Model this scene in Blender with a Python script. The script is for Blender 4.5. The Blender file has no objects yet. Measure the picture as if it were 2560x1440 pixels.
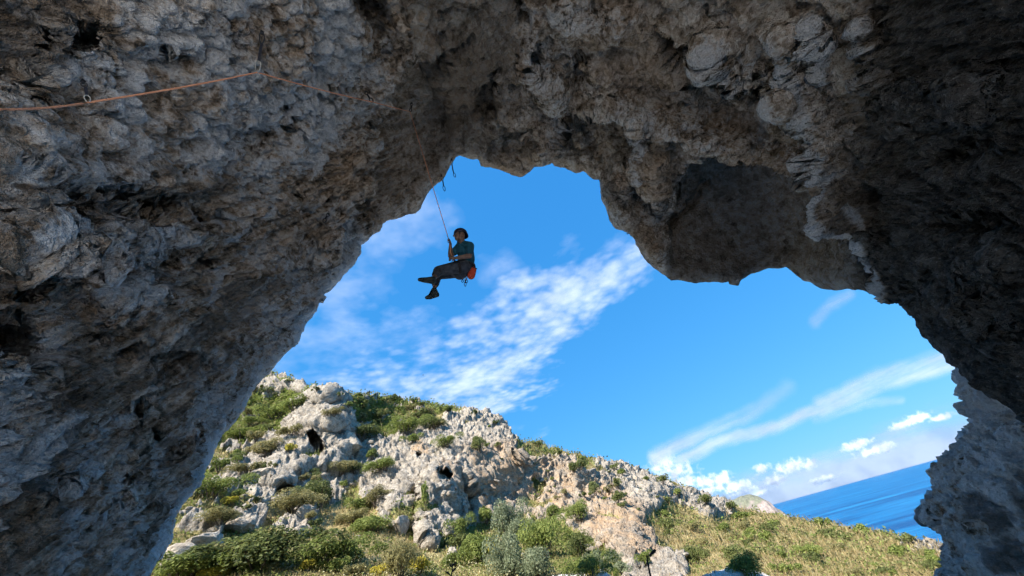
import bpy, bmesh, math, random
import numpy as np
from mathutils import Vector, Matrix

random.seed(7)
RNG = np.random.default_rng(11)
scene = bpy.context.scene
COL = scene.collection

# ------------------------------------------------------------------ camera
W, H, FPX = 2560.0, 1440.0, 960.0
CAM = np.array([0.0, 0.0, 1.6])
ROLL = math.radians(15.5)
PITCH = math.atan(693 / FPX)
_F = np.array([0, math.cos(PITCH), math.sin(PITCH)])
_X0 = np.array([1.0, 0, 0]); _U0 = np.array([0, -math.sin(PITCH), math.cos(PITCH)])
_R = math.cos(ROLL) * _X0 - math.sin(ROLL) * _U0
_U = math.sin(ROLL) * _X0 + math.cos(ROLL) * _U0
cam_data = bpy.data.cameras.new('camera')
cam_data.sensor_width = 36.0
cam_data.lens = 36.0 * FPX / W
cam_data.clip_start = 0.05
cam_data.clip_end = 200000
cam = bpy.data.objects.new('camera', cam_data)
COL.objects.link(cam)
cam.matrix_world = Matrix(((_R[0], _U[0], -_F[0], CAM[0]), (_R[1], _U[1], -_F[1], CAM[1]),
                           (_R[2], _U[2], -_F[2], CAM[2]), (0, 0, 0, 1)))
scene.camera = cam

# ------------------------------------------------------------------ light
SUN_AZ, SUN_EL = math.radians(-138), math.radians(48)     # azimuth from +Y towards +X
SUN_STRENGTH, SKY_STRENGTH, EXPOSURE = 4.8, 0.13, 1.28
sun_dir = Vector((math.sin(SUN_AZ) * math.cos(SUN_EL), math.cos(SUN_AZ) * math.cos(SUN_EL), math.sin(SUN_EL)))
sd = bpy.data.lights.new('sun', 'SUN'); sd.energy = SUN_STRENGTH; sd.angle = math.radians(0.5); sd.color = (1.0, 0.94, 0.85)
so = bpy.data.objects.new('sun', sd); COL.objects.link(so)
so.rotation_euler = (-sun_dir).to_track_quat('-Z', 'Y').to_euler()
vs = scene.view_settings
vs.view_transform = 'Standard'; vs.look = 'None'; vs.gamma = 1.0; vs.exposure = EXPOSURE
vs.use_curve_mapping = False
scene.cycles.max_bounces = 5
scene.cycles.diffuse_bounces = 4
scene.cycles.use_adaptive_sampling = True
scene.cycles.adaptive_threshold = 0.03
scene.cycles.transparent_max_bounces = 8
scene.cycles.use_denoising = True


class NT:
    """small helper for building node trees"""
    def __init__(self, tree):
        self.t = tree; self.n = tree.nodes; self.l = tree.links

    def new(self, kind, **kw):
        n = self.n.new(kind)
        for k, v in kw.items():
            setattr(n, k, v)
        return n

    def put(self, sock, v):
        if isinstance(v, bpy.types.NodeSocket):
            self.l.new(v, sock)
        elif isinstance(v, (tuple, list)) and len(v) == 3 and sock.type == 'RGBA':
            sock.default_value = (*v, 1)
        else:
            sock.default_value = v

    def m(self, op, a, b=None, c=None, clamp=False):
        n = self.new('ShaderNodeMath', operation=op, use_clamp=clamp)
        for i, v in enumerate((a, b, c)):
            if v is not None:
                self.put(n.inputs[i], v)
        return n.outputs[0]

    def v(self, op, a, b=None, scale=None):
        n = self.new('ShaderNodeVectorMath', operation=op)
        self.put(n.inputs[0], a)
        if b is not None:
            self.put(n.inputs[1], b)
        if scale is not None:
            self.put(n.inputs['Scale'], scale)
        return n.outputs['Value'] if op in ('DOT_PRODUCT', 'LENGTH', 'DISTANCE') else n.outputs[0]

    def noise(self, vec, scale, detail=4, rough=0.55, lac=2.0, dist=0.0):
        n = self.new('ShaderNodeTexNoise')
        self.put(n.inputs['Vector'], vec); self.put(n.inputs['Scale'], scale)
        n.inputs['Detail'].default_value = detail; n.inputs['Roughness'].default_value = rough
        n.inputs['Lacunarity'].default_value = lac; n.inputs['Distortion'].default_value = dist
        return n.outputs[0]

    def voro(self, vec, scale, feature='F1', out='Distance', rand=1.0):
        n = self.new('ShaderNodeTexVoronoi', feature=feature)
        self.put(n.inputs['Vector'], vec); self.put(n.inputs['Scale'], scale)
        n.inputs['Randomness'].default_value = rand
        return n.outputs[out]

    def mix(self, f, a, b, blend='MIX'):
        n = self.new('ShaderNodeMix', data_type='RGBA', blend_type=blend)
        self.put(n.inputs['Factor'], f); self.put(n.inputs['A'], a); self.put(n.inputs['B'], b)
        return [o for o in n.outputs if o.type == 'RGBA'][0]

    def ss(self, x, lo, hi):
        n = self.new('ShaderNodeMapRange', interpolation_type='SMOOTHSTEP')
        self.put(n.inputs['Value'], x); self.put(n.inputs['From Min'], lo); self.put(n.inputs['From Max'], hi)
        return n.outputs[0]

    def ramp(self, x, stops):
        n = self.new('ShaderNodeValToRGB')
        self.put(n.inputs[0], x)
        e = n.color_ramp.elements
        while len(e) < len(stops):
            e.new(0.5)
        for i, (p, c) in enumerate(stops):
            e[i].position = p; e[i].color = (*c, 1)
        return n.outputs[0]

    def bump(self, h, strength, dist, normal=None):
        n = self.new('ShaderNodeBump')
        self.put(n.inputs['Height'], h); n.inputs['Strength'].default_value = strength
        n.inputs['Distance'].default_value = dist
        if normal is not None:
            self.put(n.inputs['Normal'], normal)
        return n.outputs[0]


def new_mat(name):
    m = bpy.data.materials.new(name); m.use_nodes = True
    t = NT(m.node_tree)
    b = m.node_tree.nodes['Principled BSDF']
    return m, t, b


def sock(b, *names):
    for n in names:
        if n in b.inputs:
            return b.inputs[n]


# ------------------------------------------------------------------ pixel <-> ray helpers (used to measure positions)
def rays(px, py):
    px = np.asarray(px, float); py = np.asarray(py, float)
    d = _F + ((px - W / 2) / FPX)[..., None] * _R - ((py - H / 2) / FPX)[..., None] * _U
    return d / np.linalg.norm(d, axis=-1, keepdims=True)


def at(px, py, dist):
    return Vector(CAM + rays(px, py) * dist)


def project(P):
    q = P - CAM
    z = q @ _F
    zz = np.where(z > 0.05, z, 0.05)
    x = W / 2 + FPX * (q @ _R) / zz; y = H / 2 - FPX * (q @ _U) / zz
    x = np.where(z > 0.05, x, -99999.); y = np.where(z > 0.05, y, -99999.)
    return x, y


def azel(d):
    return np.degrees(np.arctan2(d[..., 0], d[..., 1])), np.degrees(np.arcsin(np.clip(d[..., 2], -1, 1)))


def dir_azel(az, el):
    a = np.radians(az); e = np.radians(el)
    return np.stack([np.sin(a) * np.cos(e), np.cos(a) * np.cos(e), np.sin(e)], -1)


# ------------------------------------------------------------------ world: Nishita sky
world = bpy.data.worlds.new('World'); scene.world = world; world.use_nodes = True
wt = NT(world.node_tree)
bg = world.node_tree.nodes['Background']
sky = wt.new('ShaderNodeTexSky', sky_type='NISHITA', sun_disc=False)
sky.sun_elevation = SUN_EL; sky.sun_rotation = SUN_AZ
sky.altitude = 0; sky.air_density = 1.0; sky.dust_density = 0.25; sky.ozone_density = 2.5
srgb = wt.new('ShaderNodeSeparateColor'); wt.put(srgb.inputs[0], sky.outputs[0])
crgb = wt.new('ShaderNodeCombineColor')
for i_, (gain, pw) in enumerate(((0.130, 0.82), (0.286, 0.44), (0.475, 0.28))):      # film response of the deep blue sky
    wt.put(crgb.inputs[i_], wt.m('MULTIPLY', wt.m('POWER', wt.m('MULTIPLY', srgb.outputs[i_], SKY_STRENGTH * 1.1), pw), gain / SKY_STRENGTH))
c = crgb.outputs[0]
wt.put(bg.inputs['Color'], c)
bg.inputs['Strength'].default_value = SKY_STRENGTH
world.cycles.sampling_method = 'MANUAL'; world.cycles.sample_map_resolution = 512


# ------------------------------------------------------------------ numpy noise
def vnoise(P, seed=0):
    P = np.asarray(P, np.float32)
    f = np.floor(P); i = f.astype(np.int32).astype(np.uint32); w = P - f; w = w * w * w * (w * (w * 6 - 15) + 10)
    bx = i[:, 0] * np.uint32(374761393); by = i[:, 1] * np.uint32(668265263); bz = i[:, 2] * np.uint32(1133469424) + np.uint32((seed * 974634777) & 0xffffffff)
    r = 0
    for a in (0, 1):
        wx = w[:, 0] if a else 1 - w[:, 0]
        hx = bx + np.uint32(a * 374761393)
        for b in (0, 1):
            wxy = wx * (w[:, 1] if b else 1 - w[:, 1])
            hxy = hx + by + np.uint32(b * 668265263)
            for c_ in (0, 1):
                h = hxy + bz + np.uint32(c_ * 1133469424)
                h = (h ^ (h >> np.uint32(13))) * np.uint32(1274126177)
                h = (h ^ (h >> np.uint32(16))) * np.uint32(2246822519)
                h = (h ^ (h >> np.uint32(15))) >> np.uint32(8)
                r = r + wxy * (w[:, 2] if c_ else 1 - w[:, 2]) * h.astype(np.float32)
    return r * np.float32(2.0 / 16777215.0) - 1


def fbm(P, octaves=5, gain=0.5, seed=0, ridged=False):
    a, s, r = 1.0, 0.0, 0
    Q = np.asarray(P, np.float32).copy(); rot = _ROT.astype(np.float32)
    for o in range(octaves):
        n = vnoise(Q, seed + o * 17)
        if ridged:
            n = 1 - 2 * np.abs(n)
        r = r + a * n; s += a; a *= gain
        Q = (Q @ rot) * np.float32(2.03) + np.float32(3.7)
    return r / s


_ROT = np.array(Matrix.Rotation(0.7, 3, Vector((0.3, 0.5, 0.8))))


def worley(P, seed=0):
    """F1, F2 and a random value for the nearest cell"""
    P = P.astype(np.float32)
    f = np.floor(P).astype(np.int32); n = len(P); fr = P - f
    F1 = np.full(n, 9.0, np.float32); F2 = np.full(n, 9.0, np.float32); ID = np.zeros(n, np.uint32)
    base = (f[:, 0].astype(np.uint32) * np.uint32(374761393), f[:, 1].astype(np.uint32) * np.uint32(668265263), f[:, 2].astype(np.uint32) * np.uint32(1133469424))
    k = np.float32(1 / 1023.0)
    for a in (-1, 0, 1):
        for b in (-1, 0, 1):
            for c_ in (-1, 0, 1):
                h = (base[0] + np.uint32((a * 374761393) & 0xffffffff)) + (base[1] + np.uint32((b * 668265263) & 0xffffffff)) \
                    + (base[2] + np.uint32((c_ * 1133469424) & 0xffffffff)) + np.uint32((seed * 974634777) & 0xffffffff)
                h = (h ^ (h >> np.uint32(13))) * np.uint32(1274126177)
                h = (h ^ (h >> np.uint32(16))) * np.uint32(2246822519)
                h ^= h >> np.uint32(15)
                x = (h & np.uint32(1023)).astype(np.float32) * k + (a - fr[:, 0])
                y = ((h >> np.uint32(10)) & np.uint32(1023)).astype(np.float32) * k + (b - fr[:, 1])
                z = ((h >> np.uint32(20)) & np.uint32(1023)).astype(np.float32) * k + (c_ - fr[:, 2])
                d = x * x + y * y + z * z
                near = d < F1
                F2 = np.where(near, F1, np.minimum(F2, d))
                ID = np.where(near, h, ID)
                F1 = np.where(near, d, F1)
    return np.sqrt(F1), np.sqrt(F2), (((ID * np.uint32(2654435769)) >> np.uint32(8)) & np.uint32(65535)).astype(np.float64) / 65535.0


def sstep(x, lo, hi):
    t = np.clip((x - lo) / (hi - lo), 0, 1); return t * t * (3 - 2 * t)


def sdf_poly(px, py, poly, far=400.0):
    """signed pixel distance to a polygon, positive inside; evaluated only near it"""
    poly = np.asarray(poly, float)
    out = np.full(px.shape, -far)
    lo = poly.min(0) - far * 0.5; hi = poly.max(0) + far * 0.5
    sel = (px > lo[0]) & (px < hi[0]) & (py > lo[1]) & (py < hi[1])
    x = px[sel]; y = py[sel]
    d = np.full(x.shape, 1e9); ins = np.zeros(x.shape, bool)
    for k in range(len(poly)):
        a = poly[k]; b = poly[(k + 1) % len(poly)]
        e = b - a
        h = np.clip(((x - a[0]) * e[0] + (y - a[1]) * e[1]) / (e @ e + 1e-9), 0, 1)
        d = np.minimum(d, np.hypot(x - a[0] - h * e[0], y - a[1] - h * e[1]))
        if a[1] != b[1]:
            cr = ((a[1] > y) != (b[1] > y)) & (x < (b[0] - a[0]) * (y - a[1]) / (b[1] - a[1]) + a[0])
            ins ^= cr
    out[sel] = np.where(ins, d, -d)
    return out


def dist_line(px, py, line, far=300.0):
    line = np.asarray(line, float)
    out = np.full(px.shape, far)
    lo = line.min(0) - far; hi = line.max(0) + far
    sel = (px > lo[0]) & (px < hi[0]) & (py > lo[1]) & (py < hi[1])
    x = px[sel]; y = py[sel]; d = np.full(x.shape, far)
    for k in range(len(line) - 1):
        a = line[k]; e = line[k + 1] - a
        h = np.clip(((x - a[0]) * e[0] + (y - a[1]) * e[1]) / (e @ e + 1e-9), 0, 1)
        d = np.minimum(d, np.hypot(x - a[0] - h * e[0], y - a[1] - h * e[1]))
    out[sel] = d
    return out


def rbf_fit(X, val, power=3.0, smooth=1e-4):
    X = np.asarray(X, float); val = np.asarray(val, float); n, k = X.shape
    A = np.linalg.norm(X[:, None] - X[None], axis=-1) ** power + np.eye(n) * smooth
    Pm = np.hstack([np.ones((n, 1)), X])
    M = np.block([[A, Pm], [Pm.T, np.zeros((k + 1, k + 1))]])
    s = np.linalg.lstsq(M, np.concatenate([val, np.zeros(k + 1)]), rcond=None)[0]

    def ev(Q):
        out = np.empty(len(Q))
        for i in range(0, len(Q), 60000):
            q = Q[i:i + 60000]
            D = np.linalg.norm(q[:, None] - X[None], axis=-1) ** power
            out[i:i + 60000] = D @ s[:n] + s[n] + q @ s[n + 1:]
        return out
    return ev


# ------------------------------------------------------------------ mesh helpers
def np_mesh(name, verts, faces, smooth=True):
    """faces: (M,4) or (M,3) int array"""
    me = bpy.data.meshes.new(name)
    verts = np.asarray(verts, np.float32); faces = np.asarray(faces, np.int32)
    k = faces.shape[1]
    me.vertices.add(len(verts)); me.vertices.foreach_set('co', verts.ravel())
    me.loops.add(faces.size); me.loops.foreach_set('vertex_index', faces.ravel())
    me.polygons.add(len(faces)); me.polygons.foreach_set('loop_start', np.arange(0, faces.size, k, dtype=np.int32))
    me.polygons.foreach_set('loop_total', np.full(len(faces), k, np.int32))
    me.polygons.foreach_set('use_smooth', np.full(len(faces), smooth, bool))
    me.update(calc_edges=True); me.validate()
    return me


def add_attr(me, name, rgb, alpha=None):
    at_ = me.color_attributes.new(name, 'FLOAT_COLOR', 'POINT')
    d = np.ones((len(rgb), 4), np.float32); d[:, :3] = rgb
    if alpha is not None:
        d[:, 3] = alpha
    at_.data.foreach_set('color', d.ravel())


def grid_faces(nr, nc, wrap=False):
    j, i = np.meshgrid(np.arange(nr - 1), np.arange(nc if wrap else nc - 1), indexing='ij')
    i2 = (i + 1) % nc
    return np.stack([j * nc + i, j * nc + i2, (j + 1) * nc + i2, (j + 1) * nc + i], -1).reshape(-1, 4)


def link(name, me, mat=None, parent=None):
    o = bpy.data.objects.new(name, me); COL.objects.link(o)
    if mat is not None and me is not None and not me.materials:
        me.materials.append(mat)
    if parent is not None:
        o.parent = parent
    return o


def tag(o, label=None, cat=None, group=None, kind=None):
    if label: o['label'] = label
    if cat: o['category'] = cat
    if group: o['group'] = group
    if kind: o['kind'] = kind
    return o


def empty(name, loc):
    o = bpy.data.objects.new(name, None); COL.objects.link(o); o.location = loc
    o.empty_display_size = 0.1
    return o


def child(name, me, mat, root):
    """a mesh given in world coordinates, parented under an unrotated Empty"""
    o = link(name, me, mat, root)
    o.location = -Vector(root.location)
    return o


def grid_normals(P):
    du = np.gradient(P, axis=1); dv = np.gradient(P, axis=0)
    n = np.cross(du, dv)
    return n / (np.linalg.norm(n, axis=-1, keepdims=True) + 1e-12)


# ------------------------------------------------------------------ cave rock material
BED = np.cross(rays(0, 1200), rays(620, 800)); BED /= np.linalg.norm(BED)      # normal of the dipping beds of the left wall


def cave_material(name, light=1.0):
    m, t, b = new_mat(name)
    co = t.new('ShaderNodeTexCoord').outputs['Object']
    attr = t.new('ShaderNodeAttribute', attribute_name='tint')
    sp = t.new('ShaderNodeSeparateColor'); t.put(sp.inputs[0], attr.outputs['Color'])
    tw, tb, td = sp.outputs
    n1 = t.noise(co, 0.55, 3, 0.6)
    n2 = t.noise(co, 2.6, 4, 0.66)
    n3 = t.noise(co, 11.0, 4, 0.7)
    n4 = t.noise(co, 42.0, 2, 0.7)
    v1 = t.voro(co, 13.0)
    cell = t.voro(co, 6.3, out='Color')
    mixn = t.m('ADD', t.m('MULTIPLY', n2, 0.42), t.m('ADD', t.m('MULTIPLY', n3, 0.48), t.m('MULTIPLY', t.m('SUBTRACT', t.v('DOT_PRODUCT', cell, (0.333, 0.333, 0.333)), 0.5), 0.16)))
    bv = tuple(float(x) for x in BED)
    sv = t.v('ADD', co, t.v('SCALE', bv, scale=t.m('MULTIPLY', t.v('DOT_PRODUCT', co, bv), 7.0)))
    nS = t.noise(sv, 1.9, 4, 0.62)                                   # streaks along the beds
    smask = attr.outputs['Alpha']
    mixn = t.m('ADD', t.m('ADD', mixn, 0.05), t.m('MULTIPLY', smask, t.m('MULTIPLY', t.m('SUBTRACT', nS, 0.5), 0.42)))
    L = light
    base = t.ramp(mixn, [(0.36, (0.10 * L, 0.072 * L, 0.050 * L)), (0.44, (0.35 * L, 0.275 * L, 0.21 * L)),
                         (0.51, (0.60 * L, 0.51 * L, 0.43 * L)), (0.58, (0.84 * L, 0.79 * L, 0.74 * L))])
    ochre = t.ramp(n3, [(0.38, (0.30 * L, 0.185 * L, 0.10 * L)), (0.66, (0.62 * L, 0.44 * L, 0.29 * L))])
    fb = t.m('MULTIPLY', tb, t.ss(t.m('ADD', t.m('MULTIPLY', n2, 0.6), t.m('MULTIPLY', n3, 0.4)), 0.36, 0.58))
    col = t.mix(fb, base, ochre)
    wn_ = t.m('ADD', t.m('MULTIPLY', n1, 0.2), t.m('ADD', t.m('MULTIPLY', n2, 0.45), t.m('MULTIPLY', n3, 0.55)))
    fw = t.m('MULTIPLY', t.ss(t.m('ADD', t.m('MULTIPLY', tw, 0.42), wn_), 0.72, 0.94), t.ss(tw, 0.02, 0.35))
    calc = t.ramp(n4, [(0.3, (0.60 * L, 0.61 * L, 0.635 * L)), (0.7, (0.87 * L, 0.88 * L, 0.905 * L))])
    col = t.mix(fw, col, calc)
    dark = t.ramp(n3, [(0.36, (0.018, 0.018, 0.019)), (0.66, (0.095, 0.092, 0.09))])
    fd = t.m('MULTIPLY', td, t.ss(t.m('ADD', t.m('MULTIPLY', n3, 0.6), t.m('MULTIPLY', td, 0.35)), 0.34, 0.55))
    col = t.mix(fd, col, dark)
    # speckle of pale crystals and dark lichen
    col = t.mix(t.m('MULTIPLY', t.ss(n4, 0.60, 0.72), 0.35), col, (0.62 * L, 0.60 * L, 0.57 * L))
    col = t.mix(t.m('MULTIPLY', t.ss(t.noise(co, 26.0, 2, 0.65), 0.60, 0.70), 0.40), col, (0.10, 0.085, 0.07))
    t.put(b.inputs['Base Color'], col)
    b.inputs['Roughness'].default_value = 0.88
    sock(b, 'Specular IOR Level').default_value = 0.25
    crease = t.m('ABSOLUTE', t.m('SUBTRACT', n3, 0.5))
    h = t.m('ADD', t.m('MULTIPLY', crease, -1.9), t.m('ADD', t.m('MULTIPLY', n4, 0.45), t.m('ADD', t.m('MULTIPLY', v1, -0.5), t.m('MULTIPLY', t.m('MULTIPLY', nS, smask), 1.2))))
    t.put(b.inputs['Normal'], t.bump(h, 1.0, 0.085))
    return m


MAT_CAVE = cave_material('cave_limestone')

# ------------------------------------------------------------------ the cave arch
LIP = np.array([
    (40, 2050), (100, 1900), (230, 1640), (330, 1500), (380, 1428), (403, 1397), (423, 1358), (442, 1292), (462, 1253), (489, 1214), (512, 1170), (532, 1136),
    (543, 1113), (557, 1078), (582, 1053), (609, 1020), (625, 985), (648, 950), (672, 928), (687, 911), (699, 894), (706, 887), (732, 859),
    (750, 835), (765, 807), (779, 792), (790, 774), (793, 752), (799, 738), (823, 719), (848, 696), (866, 677), (883, 662), (889, 651),
    (901, 633), (899, 618), (909, 610), (924, 599), (933, 587), (949, 578), (954, 567), (953, 560), (968, 550), (996, 544), (1025, 535),
    (1034, 537), (1040, 531), (1050, 521), (1063, 490), (1071, 477), (1080, 463), (1090, 455), (1105, 445), (1117, 427), (1130, 413),
    (1138, 394), (1142, 384), (1164, 394), (1195, 400), (1202, 414), (1242, 422), (1284, 434), (1295, 440), (1307, 440), (1324, 426),
    (1334, 414), (1359, 412), (1380, 404), (1387, 411), (1414, 418), (1439, 432), (1456, 430), (1484, 448), (1499, 450), (1505, 476),
    (1506, 496), (1517, 520), (1528, 551), (1539, 570), (1575, 582), (1582, 584), (1595, 609), (1612, 634), (1622, 653), (1655, 681),
    (1678, 702), (1692, 700), (1742, 708), (1763, 703), (1806, 707), (1820, 703), (1823, 710), (1846, 715), (1850, 701), (1867, 693),
    (1921, 671), (1943, 674), (1965, 669), (2005, 699), (2053, 720), (2092, 725), (2120, 721), (2188, 729), (2235, 745), (2261, 747),
    (2274, 774), (2290, 792), (2303, 820), (2312, 840), (2328, 851), (2338, 868), (2360, 884), (2366, 903), (2379, 915), (2398, 919),
    (2402, 935), (2418, 951), (2462, 983), (2501, 999), (2533, 1018), (2570, 1034), (2900, 1220), (3200, 1500), (3400, 1750)], float)
seg = np.hypot(*np.diff(LIP, axis=0).T); arc = np.concatenate([[0], np.cumsum(seg)])


def arc_of(x, y):
    return arc[np.argmin(np.hypot(LIP[:, 0] - x, LIP[:, 1] - y))]


a0, a1 = arc_of(330, 1500), arc_of(2570, 1034)
NC = 1180
s = np.concatenate([np.linspace(0, a0, 26)[:-1], np.linspace(a0, a1, NC - 56), np.linspace(a1, arc[-1], 32)[1:]])
NC = len(s)
lx = np.interp(s, arc, LIP[:, 0]); ly = np.interp(s, arc, LIP[:, 1])
jag = np.stack([s * 0.03, s * 0 + 0.5, s * 0], -1)
jx = fbm(jag, 5, 0.6, 3) * 3.5; jy = fbm(jag + 40, 5, 0.6, 9) * 3.5
lx = lx + jx; ly = ly + jy


def gsmooth(a, sig):
    k = np.exp(-0.5 * (np.arange(-4 * sig, 4 * sig + 1) / sig) ** 2); k /= k.sum()
    return np.convolve(np.pad(a, 4 * sig, mode='reflect', reflect_type='odd'), k, 'valid')


sx, sy = gsmooth(lx, 34), gsmooth(ly, 34)
dlip = rays(lx, ly); dsm = rays(sx, sy)
rim_ctrl = [(40, 2050, -112, -20), (489, 1214, -124, 22), (901, 633, -168, 43), (1142, 384, 162, 49), (1499, 450, 136, 45),
            (1846, 715, 108, 38), (2261, 747, 90, 32), (2418, 951, 84, 8), (3400, 1750, 78, -24)]  # unseen rear opening, shaped to let light onto the walls
rs = np.array([arc_of(q[0], q[1]) for q in rim_ctrl]); rd = dir_azel(np.array([q[2] for q in rim_ctrl], float), np.array([q[3] for q in rim_ctrl], float))
rim = np.stack([np.interp(s, rs, rd[:, k]) for k in range(3)], -1)
rim = np.stack([gsmooth(rim[:, k], 40) for k in range(3)], -1)
rim /= np.linalg.norm(rim, axis=1, keepdims=True)
OM = np.arccos(np.clip((dsm * rim).sum(1), -1, 1))


def slerp(t):                                     # t (rows, NC)
    A = np.sin((1 - t) * OM) / np.sin(OM); B = np.sin(t * OM) / np.sin(OM)
    D = A[..., None] * dsm[None] + B[..., None] * rim[None]
    D = D + (dlip - dsm)[None] * np.exp(-(t * OM) / 0.07)[..., None]
    return D / np.linalg.norm(D, axis=-1, keepdims=True)


tt = np.linspace(0, 1, 260)[:, None] * np.ones((1, NC))
X_, Y_ = project(CAM + slerp(tt).reshape(-1, 3)); X_ = X_.reshape(tt.shape); Y_ = Y_.reshape(tt.shape)
inside = (X_ > -160) & (X_ < 2720) & (Y_ > -160) & (Y_ < 1600)
last = np.where(inside.any(0), 259 - np.argmax(inside[::-1], 0), 40)
tf = gsmooth(np.clip(tt[last, 0] + 0.01, 0.12, 0.85), 25)
NIN, NOUT = 400, 36
u_in = np.linspace(0, 1, NIN) ** 1.12
T = np.vstack([u_in[:, None] * tf[None], tf[None] + (1 - tf[None]) * np.linspace(0, 1, NOUT + 1)[1:, None]])
DIR = slerp(T); ANG = T * OM
dep_ctrl = [
    (100, 1900, 8.0), (380, 1440, 8.2), (470, 1240, 8.5), (560, 1070, 8.8), (700, 890, 9.0), (800, 740, 9.2), (900, 620, 9.3), (950, 565, 9.5), (1085, 460, 10.5), (1142, 385, 11.2),
    (1300, 440, 12.4), (1400, 420, 12.4), (1500, 460, 11.6), (1600, 620, 11.2), (1700, 700, 11.2), (1840, 710, 11.8), (1960, 670, 12.2), (2090, 722, 11.2), (2260, 745, 9.3),
    (2340, 870, 8.2), (2400, 935, 7.6), (2500, 1000, 7.0), (2570, 1034, 6.6), (2900, 1220, 6.0), (3200, 1500, 5.6),
    (0, 0, 4.3), (0, 350, 4.1), (0, 720, 4.2), (0, 1100, 4.6), (0, 1440, 5.2), (300, 1440, 6.9), (250, 1100, 5.9), (300, 750, 5.5), (500, 900, 7.0), (350, 400, 5.0), (650, 600, 7.0),
    (400, 100, 4.9), (700, 100, 5.8), (700, 350, 6.5), (860, 470, 8.0), (900, 300, 8.0), (1022, 275, 9.7), (1000, 100, 7.7), (1050, 420, 10.6), (980, 500, 9.8),
    (1280, 0, 8.2), (1280, 130, 9.2), (1300, 250, 10.3), (1400, 320, 10.6), (1560, 250, 9.7), (1600, 0, 7.8), (1600, 120, 8.6),
    (1650, 400, 10.0), (1800, 350, 9.6), (1850, 500, 11.0), (1700, 560, 11.2), (2000, 560, 10.8), (2000, 400, 9.1), (2000, 150, 7.9), (2000, 0, 7.1), (2120, 450, 8.6), (2150, 600, 9.2), (2230, 680, 9.1),
    (2300, 200, 6.9), (2300, 450, 7.4), (2350, 700, 7.6), (2560, 0, 5.7), (2560, 400, 6.0), (2560, 750, 6.2)]
dc = np.array(dep_ctrl)
cd_ = rays(dc[:, 0], dc[:, 1]); cv = np.log(dc[:, 2])
rear = [(-120, -10, 5.0), (-150, -15, 6), (-110, 30, 4.4), (-140, 25, 5.2), (-165, 25, 6), (-120, 65, 4.8), (0, 88, 6.3), (178, 70, 6.2), (165, 54, 7), (120, 75, 5.8), (128, 44, 6), (100, 55, 5.4),
        (90, 30, 5.2), (85, 0, 5.2), (110, 10, 5.6), (106, -22, 5.6), (80, -20, 5.2), (-90, -10, 4.8), (-90, 10, 4.6), (-75, -20, 5.4)]
ra = np.array(rear, float)
ev = rbf_fit(np.vstack([cd_, dir_azel(ra[:, 0], ra[:, 1])]), np.concatenate([cv, np.log(ra[:, 2])]), 3.0, 2e-4)
DEP = np.exp(ev(DIR.reshape(-1, 3))).reshape(T.shape)
PX, PY = project(CAM + DIR.reshape(-1, 3)); PXf, PYf = PX, PY
# far-away pixel numbers for anything outside the frame margins so that no feature lands there
off = (PX < -250) | (PX > 2810) | (PY < -250) | (PY > 1700)
PX = np.where(off, -9e4, PX); PY = np.where(off, -9e4, PY)
wob = np.stack([PX / 34, PY / 34, PX * 0], -1)
WX = PX + fbm(wob, 4, 0.6, 21) * 16; WY = PY + fbm(wob + 91, 4, 0.6, 33) * 16

rec = np.zeros(len(PX))                            # recess (+ = away from the viewer), metres
POCKETS = [
    # (polygon, depth m, wall width px, wobble)
    ([(2000, 440), (2070, 440), (2120, 520), (2125, 590), (2060, 620), (2005, 560)], -0.30, 40),
    ([(1340, 80), (1372, 95), (1352, 150), (1336, 150)], 0.3, 10),
    ([(1300, 130), (1325, 145), (1322, 215), (1300, 205)], 0.35, 10),
    ([(60, 660), (95, 655), (112, 700), (85, 722), (62, 700)], 0.20, 12),
    ([(165, 85), (205, 68), (245, 90), (240, 118), (190, 120)], 0.28, 12),
    ([(80, 90), (120, 80), (140, 120), (95, 130)], 0.16, 12),
    ([(290, 1030), (330, 1018), (352, 1060), (310, 1090), (280, 1075)], 0.22, 14),
    ([(268, 1190), (330, 1180), (345, 1200), (300, 1218), (268, 1212)], 0.24, 8),
    ([(350, 1250), (395, 1240), (402, 1265), (360, 1280)], 0.22, 8),
    ([(480, 630), (515, 622), (522, 660), (490, 690), (474, 665)], 0.22, 12),
    ([(400, 108), (440, 100), (445, 140), (415, 145)], 0.12, 9),
    ([(725, 305), (752, 312), (748, 340), (728, 338)], 0.14, 8),
    ([(818, 255), (838, 252), (840, 275), (822, 282)], 0.12, 7),
    ([(70, 205), (105, 200), (118, 230), (85, 245)], 0.12, 9),
    ([(740, 490), (768, 482), (772, 505), (745, 508)], 0.14, 7),
    ([(460, 20), (500, 25), (505, 50), (470, 52)], 0.12, 9),
    ([(105, 470), (190, 455), (230, 500), (200, 580), (120, 590)], 0.18, 26),
    ([(250, 465), (330, 450), (440, 500), (450, 540), (380, 540), (290, 510)], 0.20, 14),
]
for poly, dep, wd in POCKETS:
    sdv = sdf_poly(WX, WY, poly)
    rec += dep * (2.4 if wd < 27 else 1.2) * sstep(sdv, -wd * 0.25, wd * 0.7)
DOME = [(1660, 600), (1690, 480), (1712, 410), (1760, 382), (1820, 368), (1900, 372), (1990, 400), (2060, 425), (2108, 480), (2122, 545), (2150, 620), (2180, 780), (1660, 780)]
sd_dome = sdf_poly(PX + (WX - PX) * 0.5, PY + (WY - PY) * 0.5, DOME)
rec += 1.9 * sstep(sd_dome, -3, 26) * np.clip((705 - PY) / 300, 0, 1) ** 0.8
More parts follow.
